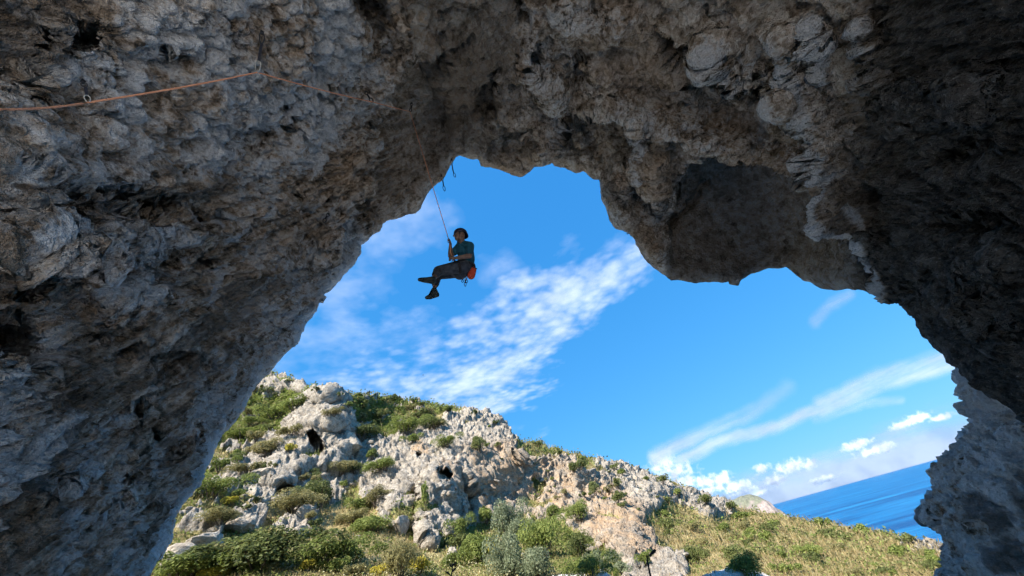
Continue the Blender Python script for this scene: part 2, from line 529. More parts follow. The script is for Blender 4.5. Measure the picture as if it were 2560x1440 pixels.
SCOOPS = [   # crisp upper edge, floor rising back to the general surface: polygon, depth, start point, fade vector
    ([(1388, 355), (1418, 302), (1468, 266), (1530, 263), (1566, 294), (1604, 370), (1570, 450), (1500, 450), (1400, 425)], 2.3, (1480, 265), (20, 200), 14),
    ([(1222, 350), (1258, 303), (1312, 297), (1354, 322), (1362, 395), (1310, 436), (1215, 410)], 1.7, (1290, 298), (0, 150), 12),
    ([(905, 385), (935, 270), (1000, 170), (1060, 130), (1120, 220), (1135, 330), (1095, 450), (1000, 530), (930, 500)], 0.9, (930, 260), (150, 200), 16),
    ([(893, 462), (930, 470), (958, 540), (912, 604), (866, 570), (852, 505)], 1.0, (890, 470), (40, 130), 10),
    ([(1635, 80), (1690, 68), (1762, 106), (1834, 168), (1846, 206), (1800, 232), (1742, 200), (1688, 156), (1648, 120)], 2.2, (1660, 80), (500, 500), 12),
    ([(1835, 203), (1880, 196), (1962, 210), (2004, 236), (2017, 282), (1958, 276), (1888, 258), (1850, 236)], 1.7, (1840, 200), (500, 200), 10),
    ([(1176, 210), (1232, 165), (1258, 205), (1246, 290), (1200, 318), (1180, 270)], 1.2, (1210, 170), (10, 170), 10),
    ([(1400, 160), (1470, 140), (1490, 185), (1450, 250), (1405, 215)], 0.9, (1440, 145), (0, 140), 12),
    ([(1050, 130), (1105, 112), (1140, 160), (1085, 200)], 0.9, (1080, 120), (10, 110), 10),
    ([(850, -20), (965, -40), (975, 60), (940, 115), (895, 65)], 1.3, (900, -30), (20, 200), 12),
    ([(1283, -40), (1335, -40), (1328, 55), (1300, 66), (1283, 30)], 1.5, (1300, -40), (0, 220), 8),
    ([(1560, 470), (1600, 440), (1640, 500), (1660, 575), (1620, 590), (1580, 540)], 0.9, (1580, 450), (40, 170), 8),
    ([(1640, 480), (1700, 430), (1712, 520), (1690, 580), (1650, 560)], 0.7, (1670, 450), (0, 160), 10),
    ([(2150, 488), (2188, 468), (2228, 478), (2244, 508), (2190, 520), (2158, 512)], 0.9, (2180, 470), (0, 90), 8),
    ([(2300, 380), (2400, 330), (2520, 300), (2580, 380), (2480, 430), (2360, 440)], 0.6, (2400, 310), (20, 160), 20),
    ([(2330, 560), (2430, 520), (2580, 530), (2580, 610), (2440, 620)], 0.5, (2430, 520), (0, 130), 14),
    # left wall hollows
    ([(-40, 800), (70, 795), (135, 855), (125, 935), (50, 965), (-40, 940)], 0.8, (40, 790), (20, 220), 10),
    ([(176, 802), (216, 794), (254, 828), (258, 872), (214, 874), (186, 846)], 0.8, (210, 795), (10, 120), 6),
    ([(258, 850), (290, 860), (294, 908), (270, 922), (252, 890)], 0.6, (270, 850), (0, 110), 6),
    ([(100, 470), (190, 450), (240, 500), (205, 590), (115, 595)], 0.5, (160, 455), (10, 190), 10),
    ([(250, 462), (330, 448), (445, 498), (452, 545), (380, 545), (288, 512)], 0.55, (340, 450), (0, 150), 8),
    ([(285, 1028), (332, 1014), (356, 1062), (310, 1096), (276, 1076)], 0.6, (310, 1016), (0, 130), 8),
    ([(262, 1188), (335, 1176), (348, 1202), (300, 1222), (264, 1214)], 0.6, (300, 1178), (0, 80), 6),
    ([(345, 1248), (398, 1236), (406, 1268), (358, 1284)], 0.55, (370, 1238), (0, 80), 6),
    ([(474, 628), (518, 616), (526, 664), (490, 696), (470, 668)], 0.5, (500, 618), (0, 130), 7),
    ([(160, 85), (206, 64), (250, 90), (244, 124), (188, 126)], 0.6, (205, 68), (0, 100), 8),
    ([(20, 640), (110, 640), (130, 710), (80, 760), (10, 730)], 0.5, (70, 640), (0, 180), 10),
    ([(330, 880), (430, 850), (470, 900), (380, 960), (320, 940)], 0.35, (390, 850), (0, 160), 10),
    ([(560, 330), (650, 300), (690, 350), (640, 400), (560, 390)], 0.28, (620, 300), (0, 140), 10),
]
for poly, dep, p0, fv, wd in SCOOPS:
    sdv = sdf_poly(PX + (WX - PX) * 0.6, PY + (WY - PY) * 0.6, poly)
    k_ = ((PX - p0[0]) * fv[0] + (PY - p0[1]) * fv[1]) / (fv[0] ** 2 + fv[1] ** 2)
    rec += dep * sstep(sdv, -3, wd) * np.clip(1 - k_, 0, 1)
RIDGES = [
    # (polyline, half width px, height m towards the viewer)
    ([(1300, 290), (1345, 318), (1375, 332), (1415, 330), (1450, 300), (1490, 262), (1540, 245), (1610, 285), (1700, 315), (1800, 340), (1900, 375), (2010, 412), (2075, 438), (2110, 480), (2130, 545)], 30, 0.45),
    ([(1790, 95), (1815, 150), (1850, 195), (1920, 212), (1985, 212)], 24, 0.40),
    ([(1965, 60), (1985, 130), (2020, 200), (2055, 280), (2085, 340), (2110, 400)], 38, 0.35),
    ([(2030, 30), (2062, 110), (2075, 170)], 16, 0.18),
    ([(2170, 40), (2185, 120), (2215, 180)], 16, 0.18),
    ([(2085, 340), (2120, 430), (2118, 500), (2135, 550), (2200, 600), (2232, 670), (2258, 742)], 20, 0.30),
    ([(1370, 335), (1350, 380), (1330, 410)], 12, 0.30),
    ([(1375, 335), (1420, 365), (1460, 400)], 12, 0.30),
    ([(1290, 300), (1262, 360), (1258, 400)], 9, 0.2),
    ([(1340, 60), (1330, 120), (1350, 180), (1380, 230)], 30, 0.35),
    ([(1400, 30), (1480, 60), (1560, 40)], 40, 0.25),
    ([(900, 370), (902, 440), (855, 478), (848, 535), (800, 572), (790, 620)], 26, 0.30),
    ([(990, 60), (1000, 130), (960, 190), (930, 240), (945, 300)], 24, 0.28),
    ([(1550, 420), (1560, 480), (1590, 560), (1640, 640)], 28, 0.35),
    ([(1600, 300), (1590, 360), (1600, 430)], 18, 0.25),
    ([(1660, 330), (1650, 400), (1640, 460), (1660, 520)], 20, 0.25),
    ([(1140, 300), (1130, 340), (1145, 375)], 14, 0.25),
    ([(560, 1070), (700, 880), (800, 735), (890, 640)], 36, 0.12),
    ([(0, 600), (140, 640), (330, 600), (480, 610)], 40, 0.16),
    ([(130, 620), (250, 720), (420, 800)], 60, 0.20),
    ([(2300, 560), (2420, 640), (2560, 660)], 40, 0.22),
    ([(2330, 760), (2440, 740), (2560, 800)], 40, 0.18),
    ([(2200, 330), (2330, 250), (2480, 230)], 50, 0.22),
]
for line, wd, hh in RIDGES:
    dl = dist_line(WX, WY, line)
    rec -= 1.4 * hh * np.exp(-(dl / (wd * 0.9)) ** 2)
CRACKS = [
    ([(0, 388), (110, 430), (240, 478), (330, 520), (430, 546), (560, 552), (640, 570)], 5, 0.10),
    ([(250, 475), (330, 515), (440, 548)], 5, 0.14),
    ([(860, 520), (905, 600)], 6, 0.18), ([(905, 465), (950, 520), (960, 555)], 6, 0.16),
    ([(1250, 190), (1235, 260), (1222, 300), (1205, 320)], 6, 0.25),
    ([(1310, 300), (1308, 360), (1310, 420)], 5, 0.2),
    ([(1600, 480), (1640, 540), (1650, 570), (1690, 580)], 6, 0.2),
    ([(1625, 565), (1700, 570), (1780, 510)], 8, 0.2),
    ([(2160, 470), (2330, 420), (2480, 330)], 9, 0.15),
    ([(0, 1120), (160, 1080), (330, 1000), (480, 880)], 7, 0.07), ([(0, 1290), (200, 1200), (380, 1080), (520, 960)], 7, 0.07),
    ([(600, 300), (700, 260), (860, 230)], 6, 0.07), ([(200, 1330), (330, 1210), (460, 1080)], 6, 0.06),
    ([(1660, 30), (1640, 75)], 8, 0.2), ([(1010, 30), (1020, 110)], 8, 0.15), ([(2260, 840), (2400, 800), (2560, 830)], 7, 0.12),
    ([(2340, 620), (2450, 560), (2560, 570)], 7, 0.12), ([(2280, 700), (2400, 700), (2520, 660)], 6, 0.1),
]
for line, wd, hh in CRACKS:
    dl = dist_line(WX, WY, line)
    rec += 2.0 * hh * np.exp(-(dl / wd) ** 2)

lipf = sstep(ANG.ravel(), 0.0, 0.035)
rec = rec * (0.06 + 0.94 * lipf)
D_in = DEP.ravel() + 0.5 * np.exp(-ANG.ravel() / 0.02)
P0 = (CAM + DIR.reshape(-1, 3) * D_in[:, None]).reshape(*T.shape, 3)
N0 = grid_normals(P0); fl0 = ((P0 - CAM) * N0).sum(-1) > 0; N0[fl0] *= -1
D_in = D_in + 0.45 * rec
P = (CAM + DIR.reshape(-1, 3) * D_in[:, None] - N0.reshape(-1, 3) * (0.55 * rec)[:, None]).reshape(*T.shape, 3)      # hollows go into the rock, ribs stand out of it
N = grid_normals(P); flip = ((P - CAM) * N).sum(-1) > 0
N[flip] *= -1
Nf = N.reshape(-1, 3); Pf = P.reshape(-1, 3)

# region masks in the frame
def region(poly, soft_px=70):
    return sstep(sdf_poly(WX, WY, poly), -soft_px, soft_px)


R_knob = np.maximum(region([(120, 250), (200, 100), (330, -60), (900, -60), (960, 200), (880, 330), (800, 430), (620, 430), (480, 420), (350, 360), (180, 420), (-60, 430), (-60, 230)], 60),
                    region([(0, 300), (180, 280), (220, 380), (0, 420)], 40))
R_left = sstep(1010 - (WX + np.maximum(WY - 560, 0) * 0.62), -120, 120)          # everything of the left wall
R_right = sstep(WX, 2050, 2230)
R_dome = sstep(sd_dome, -6, 16)
R_ceil = np.clip(1 - R_left - R_right, 0, 1)
R_smooth = np.maximum(R_dome, 0.75 * region([(905, 400), (960, 220), (1010, 130), (1090, 180), (1130, 330), (1110, 400), (1040, 470), (960, 530), (920, 470)], 40))
bed = np.cross(rays(0, 1200), rays(620, 800)); bed /= np.linalg.norm(bed)
Pb = Pf + np.outer((Pf @ bed), bed) * 6.5                                         # compressed across the bedding
disp = np.zeros(len(Pf))
disp += (0.24 * fbm(Pf * 0.75, 5, 0.55, 5) + 0.06 * fbm(Pf * 3.1, 4, 0.6, 6)) * (1 - 0.45 * R_smooth)
big = 0.16 * fbm(Pf * 1.6 + 7, 4, 0.55, 41, ridged=True)
disp += big * (0.5 + 0.3 * R_ceil) * (1 - 0.8 * R_smooth)
# knobbly cauliflower limestone
F1, F2, ID = worley(Pf * 5.2 + 0.25 * np.stack([vnoise(Pf * 6, 1), vnoise(Pf * 6, 2), vnoise(Pf * 6, 3)], -1), 50)
kn = 0.62 * np.sqrt(np.clip(1 - (F1 / 0.70) ** 2, 0, 1)) * (0.25 + 0.95 * ID)
F1b, F2b, IDb = worley(Pf * 12.0 + 5, 60)
knb = 0.6 * np.sqrt(np.clip(1 - (F1b / 0.70) ** 2, 0, 1)) * (0.25 + 0.95 * IDb)
disp += R_knob * (0.20 * kn + 0.09 * knb - 0.05 * np.exp(-(F2 - F1) / 0.07))
disp += (1 - R_knob) * R_left * (0.045 * knb + 0.06 * kn * vnoise(Pf * 0.9, 77))
# strata and rough pitting on the lower left wall
st = fbm(Pb * 1.15, 5, 0.62, 70)
st2 = fbm(Pb * 2.6 + 3, 4, 0.6, 76, ridged=True)
disp += (1 - R_knob) * R_left * (0.24 * st + 0.11 * st2)
# solution pits: some cells of a coarse cell pattern are holes
G1, G2, GI = worley(Pf * 2.3 + 0.3 * np.stack([vnoise(Pf * 3, 4), vnoise(Pf * 3, 5), vnoise(Pf * 3, 6)], -1), 80)
pit = sstep(0.42 - G1, 0.0, 0.16) * (GI > 0.62)
disp -= 0.13 * pit * (0.35 + 0.65 * R_left) * (1 - 0.5 * R_right)
H1, H2, HI = worley(Pf * 6.5 + 2, 84)
disp -= 0.10 * sstep(0.40 - H1, 0.0, 0.16) * (HI > 0.6) * R_left * (1 - 0.5 * R_knob)
# ceiling: folded sheets of flowstone, ribs
fold = fbm(np.stack([Pf[:, 0] * 1.3, Pf[:, 1] * 1.3, Pf[:, 2] * 0.8], -1) + 11, 5, 0.58, 90, ridged=True)
disp += 0.15 * fold * R_ceil * (1 - 0.9 * R_smooth)
disp += 0.07 * fbm(Pf * 4.0, 4, 0.6, 95, ridged=True) * R_ceil * (1 - 0.75 * R_smooth)
disp += (0.16 * fbm(Pb * 1.4 + 9, 5, 0.6, 97, ridged=True) + 0.045 * fbm(Pf * 4.2 + 2, 4, 0.6, 99, ridged=True)) * R_right
pitc = sstep(0.40 - G1, 0.0, 0.2) * (GI < 0.28)
disp -= 0.30 * pitc * R_ceil * (1 - R_smooth)
# overlapping ledges: sawtooth steps parallel to the arch edge on the roof, along the beds on the left wall
def saw(v_):
    f_ = v_ - np.floor(v_); return np.where(f_ < 0.86, f_ / 0.86, (1 - f_) / 0.14) - 0.5


ledge = saw(ANG.ravel() * 6.0 + 1.1 * fbm(Pf * 0.45 + 90, 4, 0.55, 861))
disp += 0.26 * ledge * R_ceil * (1 - R_smooth) * sstep(fbm(Pf * 0.35 + 95, 3, 0.6, 863), -0.25, 0.15)
ledge2 = saw((Pf @ bed) * 2.1 + 0.9 * fbm(Pf * 0.5 + 97, 4, 0.55, 865))
disp += 0.13 * ledge2 * R_left * (1 - R_knob) * sstep(fbm(Pf * 0.4 + 99, 3, 0.6, 867), -0.2, 0.2)
ledge3 = saw(ANG.ravel() * 7.0 + 1.3 * fbm(Pf * 0.5 + 93, 4, 0.55, 869))
disp += 0.16 * ledge3 * R_right
disp *= (0.22 + 0.78 * lipf)
Pf = Pf + Nf * disp[:, None]
# outer skin of the rock beyond the lip
EXT = [(0.003, 1.05, 0), (0.012, 1.13, 0), (0.04, 1.30, 1), (0.11, 1.50, 1), (0.28, 1.75, 1), (0.6, 1.95, 1), (1.0, 2.0, 1)]
ext = []
lipdep = D_in.reshape(T.shape)[0]
for ang, mul, nz in EXT:
    dd = slerp(np.clip(ang / OM, 0, 0.9)[None] * np.ones((1, NC)))[0]
    pe = CAM + dd * (lipdep * mul)[:, None]
    pe = pe + dd * (fbm(pe * 0.7, 4, 0.6, 120) * 0.25 * nz)[:, None]
    ext.append(pe)
rimdep = np.linalg.norm(Pf.reshape(*T.shape, 3)[-1] - CAM, axis=1)
for fr in (0.70, 0.85, 0.96):                      # the skin runs on over the roof to the rear rim
    tt2 = np.maximum(fr, np.clip(1.0 / OM, 0, 0.9) + 0.02 * fr)[None] * np.ones((1, NC))
    ext.append(CAM + slerp(np.clip(tt2, 0, 1))[0] * (lipdep * 2.0 * (1 - fr) + rimdep * (1.15 + 1.2 * (1 - fr)) * fr)[:, None])
ext.append(CAM + slerp(np.ones((1, NC)))[0] * (rimdep * 1.03)[:, None])
ext = np.array(ext[::-1])
ALL = np.vstack([ext.reshape(-1, 3), Pf])
NE = len(ext) * NC
faces = grid_faces(len(ext) + T.shape[0], NC)
cave_me = np_mesh('cave_arch', ALL, faces)
# ---- rock colouring: calcite white, ochre, dark tone, with some light and shade painted in
def line_mask(line, wd):
    return np.exp(-(dist_line(WX, WY, line) / wd) ** 2)


tw = R_knob * np.clip(0.74 + 0.60 * fbm(Pf * 1.3 + 4, 4, 0.6, 801), 0.05, 1) + (1 - R_knob) * R_left * np.clip(0.44 + 0.55 * fbm(Pf * 0.9 + 14, 4, 0.6, 803), 0, 0.9)
tw = np.maximum(tw, 0.95 * line_mask([(390, 1440), (470, 1260), (560, 1090), (660, 940), (770, 800), (850, 690), (880, 610), (850, 560)], 70))  # pale lip: calcite, with the rim light of the opening painted in
tw = np.maximum(tw, 0.55 * line_mask([(250, 1440), (420, 1150), (600, 900), (740, 720)], 110))
tw = tw * np.clip(0.86 + 0.75 * fbm(Pf * 2.4 + 21, 4, 0.65, 811), 0.2, 1.3)
for ln, wd, a in [([(1790, 95), (1815, 150), (1850, 195), (1920, 212), (1985, 212)], 9, .8), ([(1960, 60), (1985, 130), (2020, 200), (2055, 280), (2090, 350), (2125, 420)], 13, .85), ([(1900, 130), (1960, 200), (2000, 250), (2070, 330)], 26, .45),
                  ([(2030, 30), (2065, 110), (2075, 180)], 10, .9), ([(2170, 40), (2180, 120), (2210, 190)], 12, .7),
                  ([(2115, 430), (2118, 500), (2135, 550), (2200, 600), (2232, 670), (2258, 742)], 6, 1.0), ([(2140, 500), (2165, 545), (2185, 570)], 5, .9),
                  ([(1560, 255), (1700, 320), (1900, 345), (2050, 400)], 40, .50), ([(1690, 290), (1900, 300), (2060, 340)], 50, .38),  # rib bands above the dome, their brighter light put into the colour
                  ([(1600, 320), (1610, 420), (1590, 480), (1640, 560)], 30, .6), ([(1640, 640), (1760, 690)], 30, .4),
                  ([(1330, 20), (1340, 100), (1360, 170), (1390, 240), (1410, 310)], 30, .6), ([(1400, 20), (1480, 30), (1560, 30)], 40, .55),
                  ([(100, 480), (98, 530), (60, 580), (0, 600)], 10, 1.0), ([(110, 1240), (160, 1290), (120, 1360), (100, 1420)], 40, .7),
                  ([(560, 540), (600, 560), (560, 600)], 18, .9), ([(480, 560), (600, 545), (700, 500)], 14, .7), ([(330, 630), (300, 610), (240, 650)], 30, .7),
                  ([(560, 660), (540, 690), (500, 760)], 12, .8), ([(640, 950), (560, 1000), (500, 1060)], 50, .6), ([(960, 190), (920, 260), (930, 320)], 20, .5)]:
    tw = np.maximum(tw, a * line_mask(ln, wd))
tb = 0.55 * region([(430, 560), (640, 480), (860, 380), (870, 470), (830, 560), (760, 680), (640, 800), (470, 860), (430, 720)], 60)
tb = np.maximum(tb, 0.8 * region([(800, 330), (880, 330), (895, 440), (830, 480), (780, 440)], 40))
tb = np.maximum(tb, 0.5 * region([(1060, 100), (1150, 80), (1240, 150), (1230, 230), (1130, 330), (1080, 250)], 50))
tb = np.maximum(tb, 0.45 * region([(1450, 0), (1640, 0), (1700, 100), (1780, 260), (1600, 230), (1460, 140)], 60))
tb = np.maximum(tb, 0.45 * region([(0, 400), (120, 450), (430, 560), (640, 560), (560, 470), (300, 420)], 50))
tb = np.maximum(tb, 0.35 * R_left)
tb = np.maximum(tb, 0.70 * sstep(fbm(Pf * 0.8 + 60, 4, 0.6, 831), 0.05, 0.35) * np.clip(R_left + R_ceil, 0, 1) * (1 - R_dome))
td = 0.88 * R_right * (1 - 0.35 * sstep(2330 - WX, 0, 250) * sstep(500 - WY, 0, 300))  # dark rock of the right wall, deepened to paint in its shade
td = np.maximum(td * (1 - 0.6 * R_dome), 0.60 * R_dome)  # smooth blue-grey dome, with the shade of the hollow painted in
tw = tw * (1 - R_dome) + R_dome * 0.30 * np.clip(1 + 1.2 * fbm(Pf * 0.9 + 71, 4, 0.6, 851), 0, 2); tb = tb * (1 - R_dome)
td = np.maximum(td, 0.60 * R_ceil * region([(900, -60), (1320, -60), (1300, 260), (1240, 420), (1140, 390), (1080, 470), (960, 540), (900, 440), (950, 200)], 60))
td = np.maximum(td, 0.35 * R_ceil * region([(1380, 250), (1560, 250), (1560, 440), (1380, 420)], 40))  # alcove darkened, its shade put into the colour
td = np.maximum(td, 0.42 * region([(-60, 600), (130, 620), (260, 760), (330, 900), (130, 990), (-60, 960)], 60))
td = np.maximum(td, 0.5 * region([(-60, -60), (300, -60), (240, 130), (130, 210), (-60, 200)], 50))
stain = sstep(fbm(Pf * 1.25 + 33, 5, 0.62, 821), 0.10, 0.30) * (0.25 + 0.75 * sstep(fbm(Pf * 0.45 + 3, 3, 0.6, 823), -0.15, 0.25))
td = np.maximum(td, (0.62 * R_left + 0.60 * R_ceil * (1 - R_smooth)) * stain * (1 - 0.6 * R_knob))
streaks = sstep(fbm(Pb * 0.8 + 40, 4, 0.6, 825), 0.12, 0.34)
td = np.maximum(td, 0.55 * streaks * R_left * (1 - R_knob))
for ln, wd, a in [([(1420, 330), (1490, 300), (1540, 330)], 60, .75), ([(1250, 350), (1310, 350)], 50, .6), ([(1670, 110), (1760, 150), (1830, 210)], 40, .7), ([(1870, 230), (1990, 260)], 28, .6),  # shade of alcoves and hollows, painted as noisy dark patches
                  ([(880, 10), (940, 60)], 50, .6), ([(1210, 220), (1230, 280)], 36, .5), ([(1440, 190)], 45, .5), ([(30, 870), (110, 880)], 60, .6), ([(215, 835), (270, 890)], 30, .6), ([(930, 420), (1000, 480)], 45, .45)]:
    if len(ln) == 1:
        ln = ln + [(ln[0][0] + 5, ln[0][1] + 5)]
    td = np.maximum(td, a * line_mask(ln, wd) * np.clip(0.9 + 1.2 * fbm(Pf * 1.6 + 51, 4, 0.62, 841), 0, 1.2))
td = td * np.clip(1 - 0.9 * np.where(tw > 0.5, tw, 0), 0, 1)
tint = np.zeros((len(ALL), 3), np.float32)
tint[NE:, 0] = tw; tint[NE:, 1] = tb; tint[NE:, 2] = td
tint[:NE, 0] = 0.3; tint[:NE, 1] = 0.3
# behind the frame the rock carries on with mixed tones
offi = np.where(off)[0] + NE
tint[offi] = (0.25, 0.3, 0.3)
alp = np.zeros(len(ALL), np.float32); alp[NE:] = (1 - R_knob) * R_left + 0.6 * R_right
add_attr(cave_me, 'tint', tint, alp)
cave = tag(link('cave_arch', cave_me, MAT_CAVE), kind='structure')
CAVE_PX, CAVE_PY = project(Pf); CAVE_D = np.linalg.norm(Pf - CAM, axis=1)


def cave_depth(px, py, r=14):
    m_ = np.hypot(CAVE_PX - px, CAVE_PY - py)
    sel = m_ < r
    return float(CAVE_D[sel].min()) if sel.any() else float(CAVE_D[np.argmin(m_)])


# ------------------------------------------------------------------ pale pillar beyond the dark wall
PIL = np.array([(2520, 700), (2450, 820), (2420, 890), (2401, 934), (2394, 949), (2405, 975), (2414, 994), (2420, 1031), (2429, 1050), (2420, 1080), (2397, 1106), (2390, 1140), (2364, 1162),
                (2347, 1177), (2339, 1215), (2332, 1234), (2306, 1256), (2304, 1279), (2311, 1294), (2337, 1312), (2360, 1337), (2367, 1369), (2373, 1391), (2367, 1410),
                (2364, 1440), (2350, 1520), (2320, 1620), (2260, 1760), (2180, 1900)], float)
ps = np.concatenate([[0], np.cumsum(np.hypot(*np.diff(PIL, axis=0).T))])
NR = 380; sp_ = np.linspace(0, ps[-1], NR)
plx = np.interp(sp_, ps, PIL[:, 0]); ply = np.interp(sp_, ps, PIL[:, 1])
NU = 300
uu = np.concatenate([np.linspace(0, 0.75, 170, endpoint=False), np.linspace(0.75, math.pi, 70, endpoint=False), np.linspace(math.pi, 2 * math.pi, 60, endpoint=False)])
xc = (plx + 3000) / 2; hw = (3000 - plx) / 2
gx = xc[:, None] - hw[:, None] * np.cos(uu)[None]
gy = ply[:, None] + (np.cos(uu)[None] + 1) * -0.10 * hw[:, None] * 0 + np.zeros_like(gx)
gd = 10.2 - 1.9 * np.sin(uu)[None] + np.zeros_like(gx)
Dp = rays(gx, gy)
PP = CAM + Dp * gd[..., None]
Np_ = grid_normals(PP); cen = PP.mean(1, keepdims=True); fl = ((PP - cen) * Np_).sum(-1) < 0; Np_[fl] *= -1
q = PP.reshape(-1, 3)
W1, W2, WI = worley(q * 3.6, 200); W1b, _, WIb = worley(q * 9.0, 210)
dsp = 0.22 * fbm(q * 1.2, 5, 0.6, 220) + 0.16 * (0.6 - W1) * (0.4 + WI) + 0.10 * (0.6 - W1b) - 0.06 * np.exp(-(W2 - W1) / 0.1) - 0.24 * sstep(0.36 - W1, 0, .15) * (WI > .7) + 0.09 * fbm(q * 4, 4, .6, 230, ridged=True)
edge = np.minimum(np.abs(uu), np.abs(uu - 2 * math.pi)); edge = sstep(np.minimum(edge, np.abs(uu - 0)), 0.02, 0.22)
dsp = dsp * np.tile(0.25 + 0.75 * edge, NR)
q = q + Np_.reshape(-1, 3) * dsp[:, None]
pil_me = np_mesh('rock_pillar', q, grid_faces(NR, NU, True))
tp = np.zeros((len(q), 3), np.float32)
tp[:, 0] = np.clip(0.75 + 0.5 * fbm(q * 1.1 + 3, 4, .6, 240), 0, 1); tp[:, 1] = 0.1; tp[:, 2] = np.clip(0.9 * sstep(fbm(q * 0.9 + 8, 4, .6, 250), 0.15, 0.4), 0, 0.7)
add_attr(pil_me, 'tint', tp, np.zeros(len(tp), np.float32))
tag(link('rock_pillar', pil_me, MAT_CAVE), 'pale pitted limestone pillar standing beyond the dark overhanging wall', 'rock pillar')

#@@REST
# ------------------------------------------------------------------ hillside across the gully
CREST_PX = [(560, 905), (640, 930), (660, 926), (678, 930), (690, 941), (715, 945), (745, 958), (775, 968), (800, 972), (820, 968), (838, 978), (870, 982), (905, 988), (940, 990), (975, 996), (1010, 998),
            (1050, 1005), (1090, 1012), (1130, 1022), (1165, 1022), (1200, 1035), (1235, 1050), (1262, 1070), (1282, 1096), (1320, 1106), (1352, 1104), (1366, 1118),
            (1420, 1130), (1480, 1146), (1540, 1162), (1600, 1180), (1650, 1198), (1700, 1216), (1750, 1236), (1800, 1256), (1840, 1268), (1900, 1284), (1960, 1292),
            (2030, 1304), (2100, 1317), (2180, 1331), (2250, 1346), (2310, 1360), (2380, 1378), (2480, 1400)]
cp = np.array(CREST_PX, float); c_az, c_el = azel(rays(cp[:, 0], cp[:, 1]))
c_az = np.concatenate([[-180, -120, -80, -60], c_az, [50, 80, 120, 180]])
c_el = np.concatenate([[-4, -3, 14, 26], c_el, [-9, -8, -4, -4]])
HCTRL_PX = [(400, 1440, 30), (700, 1440, 26), (1000, 1440, 24), (1300, 1440, 25), (1600, 1440, 29), (2000, 1440, 35), (2370, 1440, 44),
            (460, 1330, 34), (530, 1235, 43), (640, 1370, 31), (720, 1290, 43), (720, 1210, 47), (620, 1150, 58), (600, 1060, 72), (820, 1210, 50), (830, 1060, 58), (820, 985, 63),
            (900, 1330, 36), (900, 1200, 52), (950, 1050, 78), (1000, 1005, 96), (670, 940, 100), (700, 1010, 84), (1090, 1370, 38), (1090, 1200, 45), (1000, 1120, 58), (1150, 1050, 72), (1170, 1026, 78),
            (1240, 1053, 76), (1300, 1320, 46), (1300, 1240, 54), (1300, 1140, 58), (1350, 1108, 80), (1450, 1300, 48), (1450, 1180, 62), (1480, 1150, 82), (1600, 1400, 33), (1580, 1320, 44), (1600, 1250, 62), (1600, 1184, 92),
            (1250, 1390, 31), (1400, 1390, 34), (1750, 1400, 40), (1750, 1310, 62), (1760, 1243, 102), (1900, 1370, 52), (1900, 1310, 82), (1900, 1288, 112), (2100, 1400, 52), (2100, 1345, 84), (2100, 1320, 116), (2300, 1400, 62), (2370, 1380, 108)]
hc = np.array(HCTRL_PX, float); h_az, h_el = azel(rays(hc[:, 0], hc[:, 1])); h_r = hc[:, 2]
EXTRA = [(-70, 10, 30), (-70, 24, 90), (-60, 0, 14), (-45, -4, 14), (-20, -4, 15), (0, -4, 15), (15, -6, 17), (30, -14, 13), (45, -16, 11), (50, -10, 60), (70, -10, 40), (75, -16, 12),
         (-70, -12, 7), (-40, -12, 7.4), (-10, -12, 7.6), (15, -14, 7.2), (-75, -30, 3.2), (-40, -30, 3.2), (0, -30, 3.2), (35, -32, 3.3), (75, -30, 3.3),
         (-75, -50, 2.1), (-30, -50, 2.1), (30, -50, 2.1), (75, -50, 2.1), (110, -12, 8), (150, -12, 8), (-110, -12, 8), (-150, -12, 8), (110, -4.5, 26), (150, -4.5, 26), (-110, -4, 26), (-150, -4.5, 26), (180, -4.5, 26), (180, -12, 8),
         (110, -30, 3.2), (150, -30, 3.2), (-110, -30, 3.2), (-150, -30, 3.2), (180, -30, 3.2), (120, -50, 2.1), (-120, -50, 2.1), (180, -50, 2.1)]
ex = np.array(EXTRA, float)
hx = np.concatenate([h_az, ex[:, 0]]) / 12.0; hy = np.concatenate([h_el, ex[:, 1]]) / 6.0
hev = rbf_fit(np.stack([hx, hy], -1), np.log(np.concatenate([h_r, ex[:, 2]])), 1.0, 0.02)
AZ = np.concatenate([np.linspace(-180, -70, 45)[:-1], np.linspace(-70, -47, 40)[:-1], np.linspace(-47, 38, 960), np.linspace(38, 70, 45)[1:], np.linspace(70, 180, 45)[1:]])
NCH = len(AZ)
crest = np.interp(AZ, c_az, c_el)
cn = np.stack([AZ * 1.7, AZ * 0, AZ * 0], -1)
crest = crest + (fbm(cn, 5, 0.65, 301) * 0.30) * (np.abs(AZ) < 60)
NLOW, NHI = 36, 300
elow = np.minimum(crest - 2.5, -9.0 + 7.5 * sstep(-AZ, -20, 45))
vlow = np.linspace(0, 1, NLOW)[:, None]; vhi = np.linspace(0, 1, NHI + 1)[1:, None]
ELG = np.vstack([-60 + (elow[None] + 60) * vlow ** 0.55, elow[None] + (crest - elow)[None] * vhi])
AZG = np.broadcast_to(AZ, ELG.shape)
RG = np.exp(hev(np.stack([AZG.ravel() / 12.0, ELG.ravel() / 6.0], -1)))
DH = dir_azel(AZG.ravel(), ELG.ravel())
hpx, hpy = project(CAM + DH)
hoff = (hpx < 300) | (hpx > 2600) | (hpy > 1700)
wn2 = np.stack([hpx / 26, hpy / 26, hpx * 0], -1)
hwx = hpx + fbm(wn2, 4, 0.6, 311) * 22; hwy = hpy + fbm(wn2 + 51, 4, 0.6, 317) * 16
